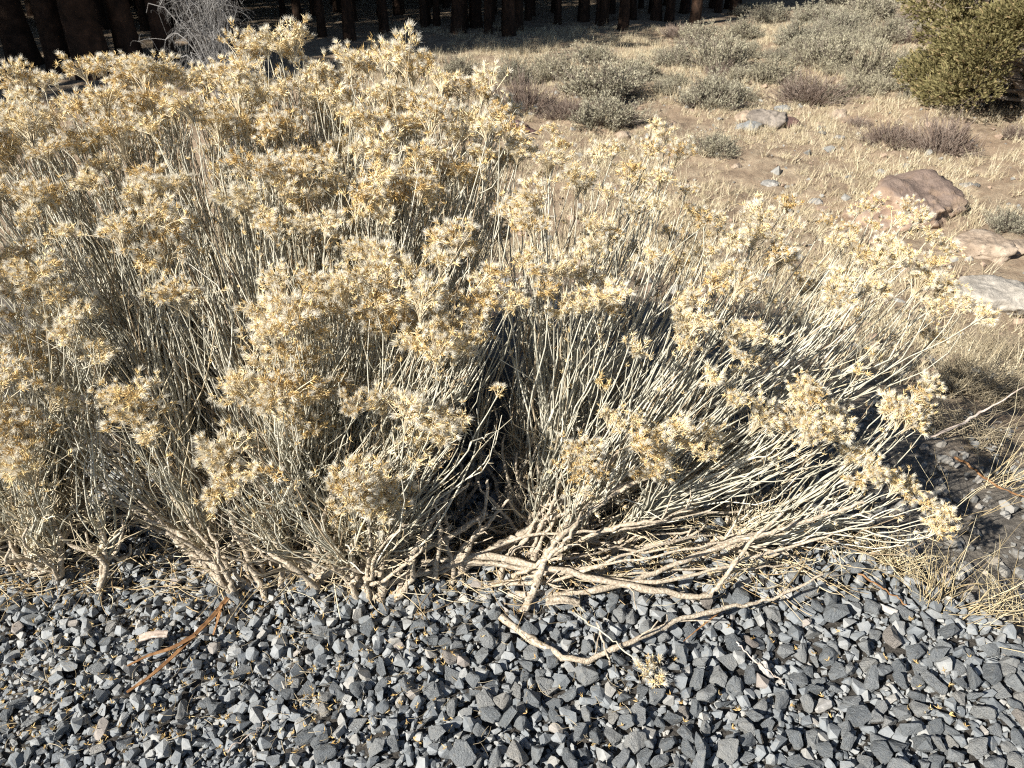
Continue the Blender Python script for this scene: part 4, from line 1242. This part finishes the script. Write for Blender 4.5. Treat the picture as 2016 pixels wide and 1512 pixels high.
for (px, py, wpx, lab) in [
        (52, 128, 62, 'leaning reddish pine trunk at the left edge behind the seed heads'),
        (120, 138, 52, 'second thick dark pine trunk from the left edge'),
        (196, 150, 74, 'thickest black pine trunk behind the left seed heads'),
        (262, 140, 50, 'dark pine trunk left of the grey dead twigs'),
        (330, 132, 44, 'dark pine trunk just behind the left of the grey dead twigs'),
        (400, 128, 34, 'reddish pine trunk behind the grey dead twigs'),
        (465, 92, 26, 'pine trunk right of the grey dead twigs, left of the tallest seed head'),
        (636, 72, 18, 'thin pine trunk just right of the tallest seed head'),
        (686, 78, 24, 'pine trunk standing forward right of the tallest seed head'),
        (757, 66, 20, 'pine trunk above the middle of the large rabbitbrush top'),
        (835, 52, 15, 'slim pine trunk left of the broad middle pine'),
        (903, 64, 30, 'broad black pine trunk at the middle of the forest edge'),
        (962, 66, 16, 'slim black pine trunk right beside the broad middle one'),
        (1004, 70, 26, 'black pine trunk standing farthest forward in the middle'),
        (1040, 40, 14, 'slim pine trunk behind the forward middle pine'),
        (1098, 48, 15, 'slim grey pine trunk right of the forward middle pine'),
        (1150, 42, 24, 'dark pine trunk over the left part of the forest shadow'),
        (1188, 50, 18, 'pine trunk over the middle of the forest shadow'),
        (1245, 38, 16, 'slim pine trunk over the forest shadow, right of centre'),
        (1290, 40, 22, 'dark pine trunk third from the right end of the forest'),
        (1345, 26, 20, 'pine trunk second from the right end of the forest edge'),
        (1405, 14, 20, 'rightmost pine trunk at the forest edge')]:
    g = on_ground(px, py)
    pine(g[0], g[1], .85 * wpx / F * depth_of(g), lab)
placed = []
for _ in range(1500):
    x, y = rng.uniform(-40, 24), rng.uniform(1, 55)
    if not 17.0 < y - .77 * x < 62: continue
    px, py, _d = project(np.array([x, y, float(terrain(x, y))]))
    if -60 < px < 2076 and py > 6: continue
    if any((x - a) ** 2 + (y - b) ** 2 < 2.6 ** 2 for a, b in placed): continue
    placed.append((x, y))
    if len(placed) > 185: break
for _ in range(90):
    g = on_ground(rng.uniform(-40, 1480), rng.uniform(-6, 62))
    if g[1] - .72 * g[0] < 17.2: continue
    pine(g[0], g[1], rng.uniform(.12, .26), 'slim pine trunk packed among others at the back of the forest', 'slim pines at the back')
for x, y in placed:
    pine(x, y, rng.uniform(.28, .5), 'pine tree standing deeper in the shaded forest', 'pines deeper in the forest')

# bleached dead twiggy shrub before the dark trunks
def dead_shrub():
    q = at_y(440, 150, 9.0)
    g = np.array([q[0], q[1], float(terrain(q[0], q[1]))])
    e = empty('dead_shrub', tuple(g)); tag(e, 'bleached grey dead twiggy shrub in front of the dark trunks', 'shrub')
    k = 9.6 / F                                             # metres per photograph pixel there
    B = Batch()
    n = 30
    a = rng.uniform(0, 6.283, n)
    p0 = rng.normal(size=(n, 3)) * .04
    p0[:, 2] = rng.uniform(0, .6, n)
    tipx = rng.normal(size=n) * 45 * k + rng.choice([-.3, .45], n) * 60 * k
    p3 = np.stack([tipx, rng.normal(size=n) * .28, rng.uniform(.85, 2.0, n)], 1)
    PP = bezier(p0, p0 + np.stack([tipx * .1, p3[:, 1] * .2, p3[:, 2] * .5], 1), p3 + np.stack([-tipx * .3, 0 * a, p3[:, 2] * .22], 1), p3, 9)
    PP[:, 1:-1] += rng.normal(size=(n, 7, 3)) * .03
    V, Q = tubes(PP, np.linspace(.009, .003, 9)[None] * np.ones((n, 1)), 5); B.add(V, Q)
    lev = PP
    for L, m, r in ((.30, 420, .0022), (.16, 1700, .0013)):
        i = rng.integers(0, len(lev), m); j = rng.integers(2, lev.shape[1], m)
        s = lev[i, j]
        d = norm(randdir(m) + np.array([0, 0, -.15]))
        ln = L * rng.uniform(.4, 1.1, (m, 1))
        Pn = bezier(s, s + d * ln * .35, s + d * ln * .7 + rng.normal(size=(m, 3)) * .02, s + d * ln + np.array([0, 0, -.06]), 6)
        V, Q = tubes(Pn, np.linspace(r, r * .55, 6)[None] * np.ones((m, 1)), 3); B.add(V, Q)
        lev = Pn
    link('twigs', B.mesh('twigs', [M['deadgrey']]), e)
dead_shrub()
